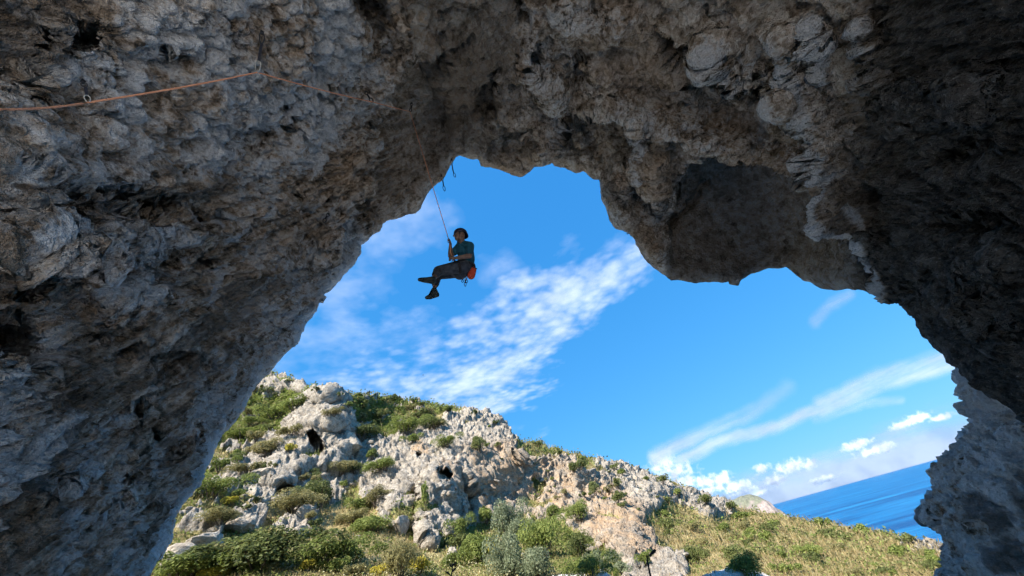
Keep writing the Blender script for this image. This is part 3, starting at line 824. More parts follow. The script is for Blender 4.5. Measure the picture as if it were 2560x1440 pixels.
ROCK = [
    [(757, 1005), (790, 975), (822, 970), (862, 1000), (880, 1060), (930, 1085), (925, 1190), (862, 1225), (842, 1265), (720, 1285), (640, 1262), (600, 1215), (560, 1238), (540, 1185), (615, 1130), (690, 1085), (735, 1045)],
    [(415, 1405), (428, 1335), (500, 1288), (562, 1308), (545, 1365), (510, 1418)],
    [(560, 1290), (640, 1280), (660, 1320), (590, 1330)],
    [(680, 1330), (760, 1275), (800, 1290), (770, 1340), (720, 1345)],
    [(878, 1092), (960, 1100), (1095, 1066), (1150, 1030), (1172, 1022), (1250, 1052), (1285, 1100), (1290, 1140), (1390, 1150), (1500, 1185), (1660, 1262), (1605, 1300), (1655, 1390), (1700, 1445), (1600, 1450),
     (1500, 1375), (1395, 1300), (1200, 1318), (1130, 1372), (1060, 1372), (1030, 1305), (985, 1330), (905, 1255), (872, 1180)],
    [(1480, 1150), (1600, 1186), (1760, 1245), (1840, 1275), (1800, 1300), (1700, 1275), (1560, 1215)],
    [(640, 935), (670, 925), (695, 950), (700, 985), (660, 1000), (630, 985)],
    [(700, 955), (770, 972), (765, 985), (700, 982)],
    [(1095, 1375), (1140, 1370), (1150, 1400), (1100, 1405)],
    [(1560, 1400), (1720, 1395), (1720, 1470), (1560, 1470)],
    [(2240, 1362), (2290, 1372), (2380, 1395), (2380, 1415), (2300, 1390)],
]
rsd = np.full(len(hpx), -400.0)
for pl in ROCK:
    rsd = np.maximum(rsd, sdf_poly(hwx, hwy, pl))
PH0 = CAM + DH * RG[:, None]
gap = fbm(PH0 * 0.22, 4, 0.6, 321)                       # vegetated gaps among the rock
rockm = sstep(rsd, -8, 8) * sstep(gap, -0.50, -0.25)
spots = sstep(fbm(PH0 * 0.30 + 31, 4, 0.62, 331), 0.36, 0.44) * sstep(1250 - hwx, -250, 250) * sstep(1400 - hwy, -30, 30)
rockm = np.maximum(rockm, spots * 0.9)
rockm = np.maximum(rockm, sstep(fbm(PH0 * 0.35 + 5, 4, 0.6, 337), 0.46, 0.54) * 0.7 * (hwx < 1650))
rockm[hoff] *= 0.3
rockm = np.maximum(rockm, 0.95 * sstep(23.0 - RG, 0, 3))           # unseen floor under the arch, made bare rock to bounce light up
RG2 = RG.copy()
HBUMP = [   # polygon, metres towards (-) or away (+), wall width px
    ([(1048, 1300), (1040, 1268), (1062, 1192), (1085, 1178), (1112, 1205), (1130, 1255), (1140, 1312), (1126, 1362), (1075, 1372), (1050, 1342)], -3.4, 9),
    ([(1138, 1180), (1165, 1190), (1190, 1240), (1196, 1325), (1160, 1330), (1145, 1300)], 2.6, 12),
    ([(757, 1005), (790, 978), (822, 972), (862, 1000), (884, 1060), (880, 1130), (840, 1190), (770, 1180), (700, 1230), (640, 1220), (690, 1120), (735, 1045)], -3.2, 26),
    ([(985, 1215), (1010, 1200), (1040, 1250), (1030, 1300), (985, 1325), (972, 1270)], -1.8, 10),
    ([(1170, 1110), (1290, 1140), (1440, 1160), (1420, 1250), (1300, 1290), (1200, 1290)], 1.5, 30),
    ([(1510, 1290), (1570, 1300), (1620, 1380), (1640, 1420), (1560, 1400), (1500, 1360)], -2.0, 24),
    ([(862, 1092), (885, 1074), (903, 1092), (896, 1116), (870, 1114)], -1.6, 8),
    ([(1112, 1382), (1130, 1372), (1142, 1392), (1120, 1402)], -0.8, 6),
]
for poly, dep, wd in HBUMP:
    RG2 += dep * sstep(sdf_poly(hpx + (hwx - hpx) * 0.35, hpy + (hwy - hpy) * 0.35, poly), -wd * 0.3, wd)
PH = (CAM + DH * RG2[:, None]).reshape(*ELG.shape, 3)
NH = grid_normals(PH); fl = ((PH - CAM) * NH).sum(-1) > 0; NH[fl] *= -1
q = PH.reshape(-1, 3); nh = NH.reshape(-1, 3)
vis = (np.abs(AZG.ravel()) < 52) & (ELG.ravel() > -14)
qs = q[vis]
sq = np.array([1.0, 1.0, 0.8])
wv = 0.5 * np.stack([vnoise(qs * 0.6, 1), vnoise(qs * 0.6, 2), vnoise(qs * 0.6, 3)], -1)
A1, A2, AI = worley(qs * sq * 0.33 + wv, 400); B1, B2, BI = worley(qs * sq * 0.95 + wv, 410)
blk = 0.9 * (AI - 0.5) + 1.1 * sstep(A2 - A1, 0.0, 0.30) - 0.55
blk2 = 0.7 * (BI - 0.5) + 0.9 * sstep(B2 - B1, 0.0, 0.30) - 0.45
flute = fbm(qs * np.array([0.75, 0.75, 0.16]) + 17, 5, 0.55, 425, ridged=True)
dsp = np.zeros(len(q)); fine = np.zeros(len(q))
rdg = fbm(qs * sq * 0.5 + 3, 5, 0.6, 420, ridged=True)
dsp[vis] = rockm[vis] * (0.26 * blk + 0.09 * blk2 + 0.42 * rdg + 0.13 * fbm(qs * 2.4, 4, 0.6, 430) + 0.62 * flute) + (1 - rockm[vis]) * (0.40 * fbm(qs * 0.5, 4, 0.6, 440) + 0.12 * fbm(qs * 2.0, 3, 0.6, 441)) + 0.45 * rockm[vis]
sc_ = np.clip(RG2 / 50.0, 0.25, 1.5)
dsp = dsp * sc_
row = np.repeat(np.arange(ELG.shape[0]), NCH)
dsp *= np.where(row < NLOW, 0.4, 1.0)
q = q + nh * dsp[:, None]
HOLE_POLYS = [   # small cave mouths in the crag and the cliff
    ([(764, 1080), (786, 1070), (808, 1098), (817, 1126), (799, 1136), (774, 1114)], 6.0, 6),
    ([(684, 1222), (712, 1207), (740, 1216), (724, 1229), (690, 1237)], 5.0, 5),
    ([(1090, 1174), (1118, 1170), (1138, 1189), (1122, 1204), (1100, 1198)], 5.0, 6),
    ([(1036, 1128), (1056, 1126), (1061, 1140), (1042, 1145)], 2.0, 6),
]
fx_, fy_ = project(q); fd_ = (q - CAM); fl_d = np.linalg.norm(fd_, axis=1); push = np.zeros(len(q))
for poly, dep, wd in HOLE_POLYS:
    push += dep * sstep(sdf_poly(fx_ + (hwx - hpx) * 0.25, fy_ + (hwy - hpy) * 0.25, poly), 2.0, wd * 0.6 + 2.5) * vis
q = q + fd_ / fl_d[:, None] * push[:, None]
# behind the crest the ground falls away to the sea
BACK = [(1.5, 0.25), (4, 1.2), (10, 5), (24, 15), (50, 36), (90, 66), (150, 110)]
top = q.reshape(*ELG.shape, 3)[-1]
hd = np.stack([np.sin(np.radians(AZ)), np.cos(np.radians(AZ)), AZ * 0], -1)
back = np.array([top + hd * o_ + np.array([0, 0, -d_]) for o_, d_ in BACK])
HALL = np.vstack([q, back.reshape(-1, 3)])
hill_me = np_mesh('hillside', HALL, grid_faces(ELG.shape[0] + len(BACK), NCH))
ht = np.zeros((len(HALL), 3), np.float32)
ht[:len(q), 0] = rockm
warm = np.zeros(len(q))
warm = np.maximum(warm, 0.9 * sstep(sdf_poly(hwx, hwy, [(1170, 1110), (1300, 1130), (1480, 1190), (1620, 1290), (1660, 1420), (1540, 1410), (1400, 1300), (1200, 1300), (1120, 1230)]), -20, 30))
warm = np.maximum(warm, sstep(sdf_poly(hwx, hwy, [(1030, 1120), (1060, 1120), (1066, 1150), (1035, 1150)]), -6, 4))
warm = np.maximum(warm, sstep(sdf_poly(hwx, hwy, [(1095, 1170), (1140, 1160), (1140, 1200), (1120, 1215), (1095, 1200)]), -6, 6) * 0.9)
warm = np.maximum(warm, 0.5 * sstep(sdf_poly(hwx, hwy, [(440, 1380), (480, 1370), (490, 1400), (450, 1410)]), -8, 8))
ht[:len(q), 1] = warm
green = 0.5 + 0.5 * fbm(PH0 * 0.16 + 13, 4, 0.6, 450)
green += 0.28 * sstep(1120 - hwx, -300, 300) * sstep(1120 - hwy, -60, 60) - 0.20 * sstep(hwx, 1500, 1800)
green -= 0.25 * sstep(sdf_poly(hwx, hwy, [(800, 1260), (1000, 1290), (1060, 1400), (900, 1420), (780, 1340)]), -30, 30)
ht[:len(q), 2] = np.clip(green, 0, 1)
ht[len(q):] = (0.3, 0, 0.5)
add_attr(hill_me, 'tint', ht)
fl3 = np.zeros((len(HALL), 3), np.float32); fl3[:len(q), 0] = sstep(24.0 - RG, 0, 3)
add_attr(hill_me, 'bounce_floor', fl3)


def hill_material():
    m, t, b = new_mat('hillside_ground')
    co = t.new('ShaderNodeTexCoord').outputs['Object']
    attr = t.new('ShaderNodeAttribute', attribute_name='tint')
    sp = t.new('ShaderNodeSeparateColor'); t.put(sp.inputs[0], attr.outputs['Color'])
    rk, wm, gr = sp.outputs
    n1 = t.noise(co, 0.35, 4, 0.6); n2 = t.noise(co, 1.6, 5, 0.65); n3 = t.noise(co, 6.0, 4, 0.7)
    rock = t.ramp(t.m('ADD', t.m('MULTIPLY', n2, 0.55), t.m('MULTIPLY', n3, 0.45)),
                  [(0.36, (0.13, 0.112, 0.09)), (0.46, (0.31, 0.265, 0.21)), (0.55, (0.44, 0.385, 0.315)), (0.65, (0.58, 0.52, 0.435))])
    fw = t.m('MULTIPLY', wm, t.ss(t.m('ADD', t.m('MULTIPLY', n1, 0.5), t.m('MULTIPLY', n2, 0.5)), 0.38, 0.58))
    rock = t.mix(fw, rock, t.ramp(n3, [(0.35, (0.30, 0.19, 0.105)), (0.65, (0.52, 0.37, 0.24))]))
    dry = t.ramp(n3, [(0.32, (0.22, 0.165, 0.075)), (0.52, (0.40, 0.32, 0.15)), (0.70, (0.54, 0.45, 0.24))])
    grn = t.ramp(n3, [(0.32, (0.07, 0.085, 0.024)), (0.52, (0.17, 0.185, 0.055)), (0.70, (0.30, 0.295, 0.105))])
    g = t.ss(t.m('ADD', t.m('MULTIPLY', gr, 0.8), t.m('MULTIPLY', n2, 0.8)), 0.62, 0.95)
    veg = t.mix(g, dry, grn)
    f = t.ss(t.m('ADD', rk, t.m('MULTIPLY', t.m('SUBTRACT', n3, 0.5), 0.9)), 0.38, 0.55)
    bounce_floor = t.new('ShaderNodeAttribute', attribute_name='bounce_floor').outputs['Fac']
    colr = t.mix(f, veg, rock)
    colr = t.mix(t.ss(bounce_floor, 0.1, 0.3), colr, t.ramp(n3, [(0.3, (0.56, 0.53, 0.49)), (0.7, (0.84, 0.81, 0.76))]))     # unseen ground whitened to bounce sunlight up into the arch
    t.put(b.inputs['Base Color'], colr)
    b.inputs['Roughness'].default_value = 0.95
    sock(b, 'Specular IOR Level').default_value = 0.15
    t.put(b.inputs['Normal'], t.bump(t.m('ADD', n3, t.m('MULTIPLY', n2, 0.6)), 0.9, 0.30))
    return m


MAT_HILL = hill_material()
hill = tag(link('hillside', hill_me, MAT_HILL), kind='structure')
HQ = q; HPX, HPY = project(q); HROCK = rockm; HGREEN = np.clip(green, 0, 1)
HVIS = np.where(vis & (HPX > 300) & (HPX < 2480) & (HPY > 880) & (HPY < 1560))[0]
_hpx, _hpy = HPX[HVIS], HPY[HVIS]; _hr = np.linalg.norm(HQ[HVIS] - CAM, axis=1)


def hill_hit(px, py):
    """nearest visible ground vertex at a measured place: point, distance, rock share, index"""
    d = np.hypot(_hpx - px, _hpy - py)
    sel = np.where(d < 6)[0]
    k = sel[np.argmin(_hr[sel])] if len(sel) else int(np.argmin(d))
    return Vector(HQ[HVIS[k]]), float(_hr[k]), float(HROCK[HVIS[k]]), HVIS[k]


# ------------------------------------------------------------------ sea and headland
SEA_Z = -62.0
m, t, b = new_mat('sea_water')
co = t.new('ShaderNodeTexCoord').outputs['Object']
st_ = t.v('MULTIPLY', co, (0.0016, 0.009, 1.0))
n1 = t.noise(st_, 1.0, 5, 0.6); n2 = t.noise(t.v('MULTIPLY', co, (0.012, 0.05, 1.0)), 1.0, 5, 0.65)
col = t.ramp(t.m('ADD', t.m('MULTIPLY', n1, 0.7), t.m('MULTIPLY', n2, 0.3)), [(0.42, (0.001, 0.045, 0.15)), (0.50, (0.003, 0.095, 0.245)), (0.58, (0.010, 0.17, 0.36))])
t.put(b.inputs['Base Color'], col); b.inputs['Roughness'].default_value = 0.35
sock(b, 'Specular IOR Level').default_value = 0.22
t.put(b.inputs['Normal'], t.bump(t.noise(t.v('MULTIPLY', co, (0.05, 0.12, 1.0)), 1.0, 5, 0.6), 1.0, 3.0))
MAT_SEA = m
sv = np.array([(-60000, -3000, SEA_Z), (60000, -3000, SEA_Z), (60000, 90000, SEA_Z), (-60000, 90000, SEA_Z)], float)
tag(link('sea', np_mesh('sea', sv, np.array([[0, 1, 2, 3]])), MAT_SEA), kind='structure')

# headland beyond the slope
hl = [(1730, 1262), (1790, 1262), (1830, 1250), (1852, 1240), (1872, 1236), (1890, 1238), (1910, 1250), (1924, 1265), (1940, 1272), (1952, 1280), (1964, 1290), (1966, 1300)]
hlp = np.array(hl, float); n_ = 150
tt_ = np.linspace(0, 1, n_); ss_ = np.concatenate([[0], np.cumsum(np.hypot(*np.diff(hlp, axis=0).T))]); ss_ /= ss_[-1]
hxx = np.interp(tt_, ss_, hlp[:, 0]); hyy = np.interp(tt_, ss_, hlp[:, 1])
HD = 620.0
rows_ = 46; pts = []
for j in range(rows_):
    v_ = j / (rows_ - 1)
    for i in range(n_):
        p_ = np.array(at(hxx[i], hyy[i], HD))
        hgt = p_[2] - SEA_Z + 3
        f_ = math.sin(v_ * math.pi) ** 0.55
        away = (v_ - 0.5) * 2.0
        pts.append((p_[0] + 20 * away * 0.3, p_[1] + 60 * away, SEA_Z - 3 + hgt * f_))
pts = np.array(pts); nn = fbm(pts * 0.06, 5, 0.6, 500, ridged=True); pts[:, 1] += nn * 5; pts[:, 2] += fbm(pts * 0.12, 4, .6, 510) * 1.5 * np.sin(np.repeat(np.linspace(0, 1, rows_), n_) * math.pi)
m, t, b = new_mat('headland_rock')
co = t.new('ShaderNodeTexCoord').outputs['Object']
nz = t.noise(co, 0.10, 5, 0.65); nz2 = t.noise(co, 0.4, 4, 0.7)
geo = t.new('ShaderNodeSeparateXYZ'); t.put(geo.inputs[0], co)
rk = t.ramp(nz2, [(0.35, (0.20, 0.155, 0.14)), (0.65, (0.38, 0.31, 0.275))])
vg = t.ramp(nz2, [(0.35, (0.06, 0.08, 0.05)), (0.65, (0.15, 0.17, 0.10))])
f = t.m('MULTIPLY', t.ss(t.m('ADD', t.m('MULTIPLY', geo.outputs[2], 0.02), nz), 0.50, 0.68), 0.8)
t.put(b.inputs['Base Color'], t.mix(f, rk, vg)); b.inputs['Roughness'].default_value = 0.95
tag(link('headland', np_mesh('headland', pts, grid_faces(rows_, n_)), m), kind='structure')

# ------------------------------------------------------------------ clouds: sheets of vapour lit by sun and sky
def cloud_sheet(name, az0, az1, el0, el1, na, ne, dens_fn, radius_fn, trans, tone=(0.001, (0.92, 0.92, 0.92), (0.92, 0.92, 0.92))):
    a_ = np.linspace(az0, az1, na); e_ = np.linspace(el0, el1, ne)
    EG, AG = np.meshgrid(e_, a_, indexing='ij')
    d_ = dir_azel(AG.ravel(), EG.ravel())
    x_, y_ = project(CAM + d_)
    den = np.clip(dens_fn(d_, x_, y_), 0, 1)
    Pc = CAM + d_ * radius_fn(d_, den)[:, None]
    fc = grid_faces(ne, na)
    fc = fc[den[fc].max(1) > 0.012]
    used, inv = np.unique(fc.ravel(), return_inverse=True)
    me = np_mesh(name, Pc[used], inv.reshape(-1, 4))
    add_attr(me, 'vapour', np.repeat(den[used][:, None], 3, 1))
    m, t, b = new_mat(name + '_vapour')
    m.node_tree.nodes.remove(b)
    out = m.node_tree.nodes['Material Output']
    dn = t.new('ShaderNodeAttribute', attribute_name='vapour').outputs['Fac']
    cco = t.new('ShaderNodeTexCoord').outputs['Object']
    inner_shade = t.ss(t.noise(cco, tone[0], 4, 0.55), 0.35, 0.65)              # grey inner shading of the cloud, painted by noise
    vcol = t.mix(inner_shade, tone[1], tone[2])
    df = t.new('ShaderNodeBsdfDiffuse'); t.put(df.inputs['Color'], vcol)
    tl = t.new('ShaderNodeBsdfTranslucent'); t.put(tl.inputs['Color'], vcol)
    mx = t.new('ShaderNodeMixShader'); mx.inputs[0].default_value = trans
    t.l.new(df.outputs[0], mx.inputs[1]); t.l.new(tl.outputs[0], mx.inputs[2])
    tr = t.new('ShaderNodeBsdfTransparent'); mo = t.new('ShaderNodeMixShader')
    t.put(mo.inputs[0], dn); t.l.new(tr.outputs[0], mo.inputs[1]); t.l.new(mx.outputs[0], mo.inputs[2])
    t.l.new(mo.outputs[0], out.inputs[0])
    return tag(link(name, me, m), kind='stuff')


def lm(x, y, line, r0, r1):
    return 1 - sstep(dist_line(x, y, line, 500.0), r0, r1)


def high_density(d_, x, y):
    p2 = np.stack([d_[:, 0] / d_[:, 2], d_[:, 1] / d_[:, 2], d_[:, 0] * 0], -1)
    w_ = np.stack([vnoise(p2 * 2.3, 1), vnoise(p2 * 2.3, 2)], -1)
    xw = x + 26 * w_[:, 0] + 12 * vnoise(p2 * 9, 3); yw = y + 26 * w_[:, 1] + 12 * vnoise(p2 * 9, 4)
    band = np.maximum.reduce([0.95 * lm(xw, yw, [(930, 1000), (1080, 960), (1230, 1000)], 5, 150), lm(xw, yw, [(1170, 990), (1270, 910), (1350, 830)], 20, 170),
                              0.92 * lm(xw, yw, [(1270, 790), (1400, 730), (1610, 640)], 5, 150), 0.85 * lm(xw, yw, [(1300, 880), (1340, 760)], 5, 150),
                              0.78 * lm(xw, yw, [(860, 970), (1000, 890), (1180, 850)], 5, 150)])
    veil = np.maximum.reduce([0.8 * lm(xw, yw, [(880, 680), (960, 600), (1040, 540)], 5, 170), 0.9 * lm(xw, yw, [(780, 760), (850, 740), (860, 800)], 5, 130), 0.75 * lm(xw, yw, [(700, 905), (860, 900), (1020, 830)], 5, 160),
                              0.6 * lm(xw, yw, [(1400, 650), (1560, 590)], 5, 100), 0.35 * lm(xw, yw, [(1180, 700), (1260, 660)], 5, 80), 0.3 * lm(xw, yw, [(1300, 1080), (1370, 1070)], 2, 30)])
    fl_ = fbm(p2 * 3.2 + 5, 6, 0.6, 600); pf = fbm(p2 * 11.0, 4, 0.55, 610)
    F1c, F2c, _ = worley(p2 * np.array([15.0, 17.0, 1.0]) + 0.9 * w_[:, [0, 1, 0]], 620)
    cell = 0.55 - F1c
    d1 = sstep(band * 1.0 + 0.75 * fl_ + 0.45 * pf + 0.42 * cell - 0.16 * (1 - band), 0.22, 1.55) * sstep(band, 0.0, 0.35)
    d2 = sstep(veil * 1.0 + 0.8 * fl_ + 0.35 * pf, 0.15, 1.4) * sstep(veil, 0.0, 0.5)
    # loose fleece elsewhere in the sky
    rest = 0.22 * sstep(fl_ + 0.3 * fbm(p2 * 0.7 + 2, 3, .6, 640), 0.30, 0.8) * (x < -5e4)
    return np.maximum.reduce([0.60 * d1, 0.34 * d2, rest])


cloud_sheet('clouds', -75, 60, 14, 80, 980, 620, high_density, lambda d_, den: 4000.0 / d_[:, 2], 0.85, (0.0012, (0.44, 0.45, 0.49), (0.56, 0.56, 0.58)))


def low_density(d_, x, y):
    q_ = d_ * 40.0
    xw = x + 10 * fbm(q_ * 0.6, 3, .6, 700); yw = y + 8 * fbm(q_ * 0.6 + 9, 3, .6, 701)
    stk = fbm(np.stack([(x * 0.9 - y * 0.42) / 120, (x * 0.42 + y * 0.9) / 16, x * 0], -1), 5, 0.6, 702)
    s1 = lm(xw, yw, [(1640, 1145), (1700, 1110), (1780, 1075), (1860, 1045), (1970, 968)], 2, 30)
    s1 *= np.clip(1 - (x - 1640) / 420, 0.25, 1)
    s2 = np.maximum(lm(xw, yw, [(1700, 1150), (1790, 1108), (1950, 1065), (2080, 1010)], 2, 26), lm(xw, yw, [(2060, 1020), (2200, 950), (2390, 898)], 8, 42))
    s3 = lm(xw, yw, [(2035, 805), (2075, 765), (2120, 738)], 2, 24) * 0.5
    s4 = lm(xw, yw, [(2040, 1050), (2160, 1010), (2250, 1000)], 1, 16) * 0.35
    streak = np.maximum.reduce([s1 * 0.9, s2 * 0.85, s3, s4]) * np.clip(0.75 + 0.55 * stk, 0, 1)
    return streak


cloud_sheet('cirrus_clouds', 4, 48, 4.5, 20, 520, 200, low_density, lambda d_, den: np.full(len(d_), 22000.0), 0.5, (0.0006, (0.58, 0.58, 0.60), (0.72, 0.72, 0.73)))


def cumulus_density(d_, x, y):
    q_ = d_ * 120.0
    nz_ = fbm(q_, 6, 0.58, 720)
    bl = np.full(len(x), -1.0)
    for bx, by, rw, rh in [(1655, 1155, 44, 26), (1690, 1180, 50, 28), (1700, 1205, 60, 24), (1770, 1205, 40, 20), (1805, 1197, 30, 18), (1845, 1215, 40, 16), (1905, 1172, 26, 13), (1980, 1165, 46, 22), (2030, 1160, 26, 16),
                           (1940, 1200, 40, 18), (1880, 1230, 60, 16), (2295, 1045, 44, 15), (2255, 1062, 30, 12), (2350, 1045, 40, 10), (2140, 1112, 44, 13), (2190, 1125, 50, 13), (2060, 1200, 40, 12), (1760, 1230, 70, 14)]:
        ca, sa = math.cos(-0.27), math.sin(-0.27)
        u_ = (x - bx) * ca + (y - by) * sa; v_ = -(x - bx) * sa + (y - by) * ca
        bl = np.maximum(bl, 1 - np.hypot(u_ / rw, v_ / rh))
    core = sstep(bl + 0.8 * nz_, -0.2, 0.85)
    return core * 0.97


def cumulus_radius(d_, den):
    q_ = d_ * 120.0
    return 24000.0 + 0.0 * den


def bank_density(d_, x, y):
    a_, e_ = azel(d_)
    b_ = sstep(4.3 - e_ + 1.4 * fbm(np.stack([a_ * 0.22, e_ * 0.8, a_ * 0], -1), 5, .6, 730), 0.0, 3.4) * sstep(a_, 6, 13)
    return 0.85 * b_


cloud_sheet('bank_clouds', 5, 50, -0.3, 6, 400, 90, bank_density, lambda d_, den: np.full(len(d_), 30000.0), 0.4, (0.0004, (0.30, 0.34, 0.42), (0.44, 0.47, 0.53)))
cloud_sheet('cumulus_clouds', 5, 48, -0.2, 11, 760, 200, cumulus_density, cumulus_radius, 0.2, (0.0013, (0.42, 0.44, 0.49), (0.78, 0.78, 0.78)))
# ------------------------------------------------------------------ boulders of the hillside (pieces of the slope)
def rock_mesh(seed, sub=2, flat=0.8):
    r_ = random.Random(seed); bm = bmesh.new()
    bmesh.ops.create_icosphere(bm, subdivisions=sub, radius=1.0)
    for _ in range(11):
        n_v = Vector((r_.gauss(0, 1), r_.gauss(0, 1), r_.gauss(0, 1))).normalized(); off_ = r_.uniform(0.52, 0.85)
        for v_ in bm.verts:
            d_ = v_.co.dot(n_v)
            if d_ > off_:
                v_.co -= n_v * (d_ - off_)
    for v_ in bm.verts:
        v_.co += Vector((r_.uniform(-1, 1), r_.uniform(-1, 1), r_.uniform(-1, 1))) * 0.045
        v_.co.z *= flat
    me = bpy.data.meshes.new('rock'); bm.to_mesh(me); bm.free()
    return me


def boulder_material():
    m, t, b = new_mat('boulder_limestone')
    co = t.new('ShaderNodeTexCoord').outputs['Object']
    oi = t.new('ShaderNodeObjectInfo').outputs['Random']
    off_ = t.v('ADD', co, t.v('SCALE', (31.0, 17.0, 23.0), scale=oi))
    n2 = t.noise(off_, 1.8, 4, 0.65); n3 = t.noise(off_, 6.5, 3, 0.7)
    c_ = t.ramp(t.m('ADD', t.m('MULTIPLY', n2, 0.5), t.m('MULTIPLY', n3, 0.5)), [(0.36, (0.14, 0.12, 0.10)), (0.47, (0.31, 0.265, 0.21)), (0.57, (0.44, 0.385, 0.315)), (0.67, (0.57, 0.51, 0.43))])
    c_ = t.mix(t.m('MULTIPLY', oi, 0.45), c_, t.mix(n3, (0.25, 0.19, 0.13), (0.50, 0.40, 0.29)))
    t.put(b.inputs['Base Color'], c_); b.inputs['Roughness'].default_value = 0.95
    sock(b, 'Specular IOR Level').default_value = 0.15
    t.put(b.inputs['Normal'], t.bump(t.m('ADD', n3, n2), 0.8, 0.12))
    return m


MAT_BOULDER = boulder_material()
rock_mes = [rock_mesh(900 + k, 2, random.uniform(0.6, 0.95)) for k in range(9)]
for me_ in rock_mes:
    me_.materials.append(MAT_BOULDER)
cand = HVIS[(HPX[HVIS] > 400) & (HPX[HVIS] < 2370) & (HPY[HVIS] < 1450)]
w_ = np.where((HROCK[cand] > 0.25) & (HROCK[cand] < 0.97), 1.0, np.where(HROCK[cand] >= 0.97, 0.25, 0.06))
HOLES = [(790, 1105, 34), (712, 1222, 32), (1115, 1188, 32), (1048, 1136, 22)]
for hx_, hy_, hr_ in HOLES:
    w_[np.hypot(HPX[cand] - hx_, HPY[cand] - hy_) < hr_] = 0
w_ *= np.where(HPX[cand] > 1650, 0.35, 1.0)
pick = RNG.choice(cand, 230, replace=False, p=w_ / w_.sum())
for k in pick:
    p_ = Vector(HQ[k]); dist_ = (p_ - Vector(CAM)).length
    size = dist_ / FPX * random.choice([3, 4, 5, 5, 6, 7, 9])
    o = bpy.data.objects.new('rock', random.choice(rock_mes)); COL.objects.link(o); o.parent = hill
    o.location = p_ + Vector((0, 0, -size * 0.1)); o.scale = (size * random.uniform(0.8, 1.3), size * random.uniform(0.8, 1.3), size * random.uniform(0.7, 1.3))
    o.rotation_euler = (random.uniform(-0.4, 0.4), random.uniform(-0.4, 0.4), random.uniform(0, 6.3))
# boulders that stand out on their own
BIG = [(884, 1110, 22, 1.25, 'rounded grey boulder standing upright right of the crag with the cave mouth'), (1122, 1398, 16, 1.4, 'small pale upright stone among bushes at the foot of the slope'),
       (762, 1282, 17, 0.9, 'pale boulder on the grass just above the big olive bush'), (748, 1330, 15, 0.8, 'lowest pale boulder at the right shoulder of the big olive bush'),
       (1000, 1310, 18, 1.5, 'tall pale stone slab leaning left of the rock pinnacle'), (450, 1395, 34, 0.6, 'broad whitish boulder beside the foot of the arch wall'),
       (520, 1352, 30, 0.6, 'weathered whitish boulder left of the big olive bush'), (600, 1308, 24, 0.6, 'flat grey boulder above the big olive bush'), (655, 1180, 20, 0.8, 'grey boulder below the yellow shrub on the crag')]
for px_, py_, rp, hz, lab in BIG:
    p_, d_, _, _ = hill_hit(px_, py_)
    s_ = rp * d_ / FPX * 1.15
    me = rock_mesh(int(px_), 3, 1.0); me.materials.append(MAT_BOULDER)
    o = link('boulder', me); o.location = p_; o.scale = (s_, s_ * 0.9, s_ * hz); o.rotation_euler = (0.1, -0.15, px_)
    tag(o, lab, 'boulder')

# ------------------------------------------------------------------ foliage
def leaf_material(name, dark, mid, light, trans=0.25):
    m, t, b = new_mat(name)
    co = t.new('ShaderNodeTexCoord').outputs['Object']
    oi = t.new('ShaderNodeObjectInfo').outputs['Random']
    n_ = t.noise(co, 2.2, 3, 0.6)
    isl = t.new('ShaderNodeNewGeometry').outputs['Random Per Island']
    f = t.m('ADD', t.m('MULTIPLY', n_, 0.5), t.m('ADD', t.m('MULTIPLY', isl, 0.42), t.m('MULTIPLY', oi, 0.16)))
    c_ = t.ramp(f, [(0.30, dark), (0.55, mid), (0.82, light)])
    t.put(b.inputs['Base Color'], c_); b.inputs['Roughness'].default_value = 0.6
    sock(b, 'Specular IOR Level').default_value = 0.2
    tl = t.new('ShaderNodeBsdfTranslucent'); t.put(tl.inputs['Color'], c_)
    mx = t.new('ShaderNodeMixShader'); mx.inputs[0].default_value = trans
    out = m.node_tree.nodes['Material Output']
    t.l.new(b.outputs[0], mx.inputs[1]); t.l.new(tl.outputs[0], mx.inputs[2]); t.l.new(mx.outputs[0], out.inputs[0])
    return m


LEAF = {
    'g': leaf_material('leaf_green', (0.085, 0.110, 0.026), (0.20, 0.245, 0.058), (0.35, 0.38, 0.115), 0.42),
    'd': leaf_material('leaf_dark', (0.060, 0.076, 0.024), (0.14, 0.165, 0.050), (0.26, 0.275, 0.10), 0.40),
    'o': leaf_material('leaf_olive', (0.11, 0.100, 0.040), (0.26, 0.235, 0.095), (0.42, 0.37, 0.175), 0.40),
    's': leaf_material('leaf_silver', (0.085, 0.108, 0.058), (0.20, 0.235, 0.13), (0.35, 0.375, 0.24), 0.40),
    'y': leaf_material('leaf_yellow', (0.22, 0.19, 0.03), (0.46, 0.39, 0.05), (0.66, 0.56, 0.09), 0.40),
}
m, t, b = new_mat('twig_bark')
t.put(b.inputs['Base Color'], t.ramp(t.noise(t.new('ShaderNodeTexCoord').outputs['Object'], 9.0, 3), [(0.3, (0.06, 0.045, 0.03)), (0.7, (0.17, 0.13, 0.095))])); b.inputs['Roughness'].default_value = 0.95
MAT_TWIG = m


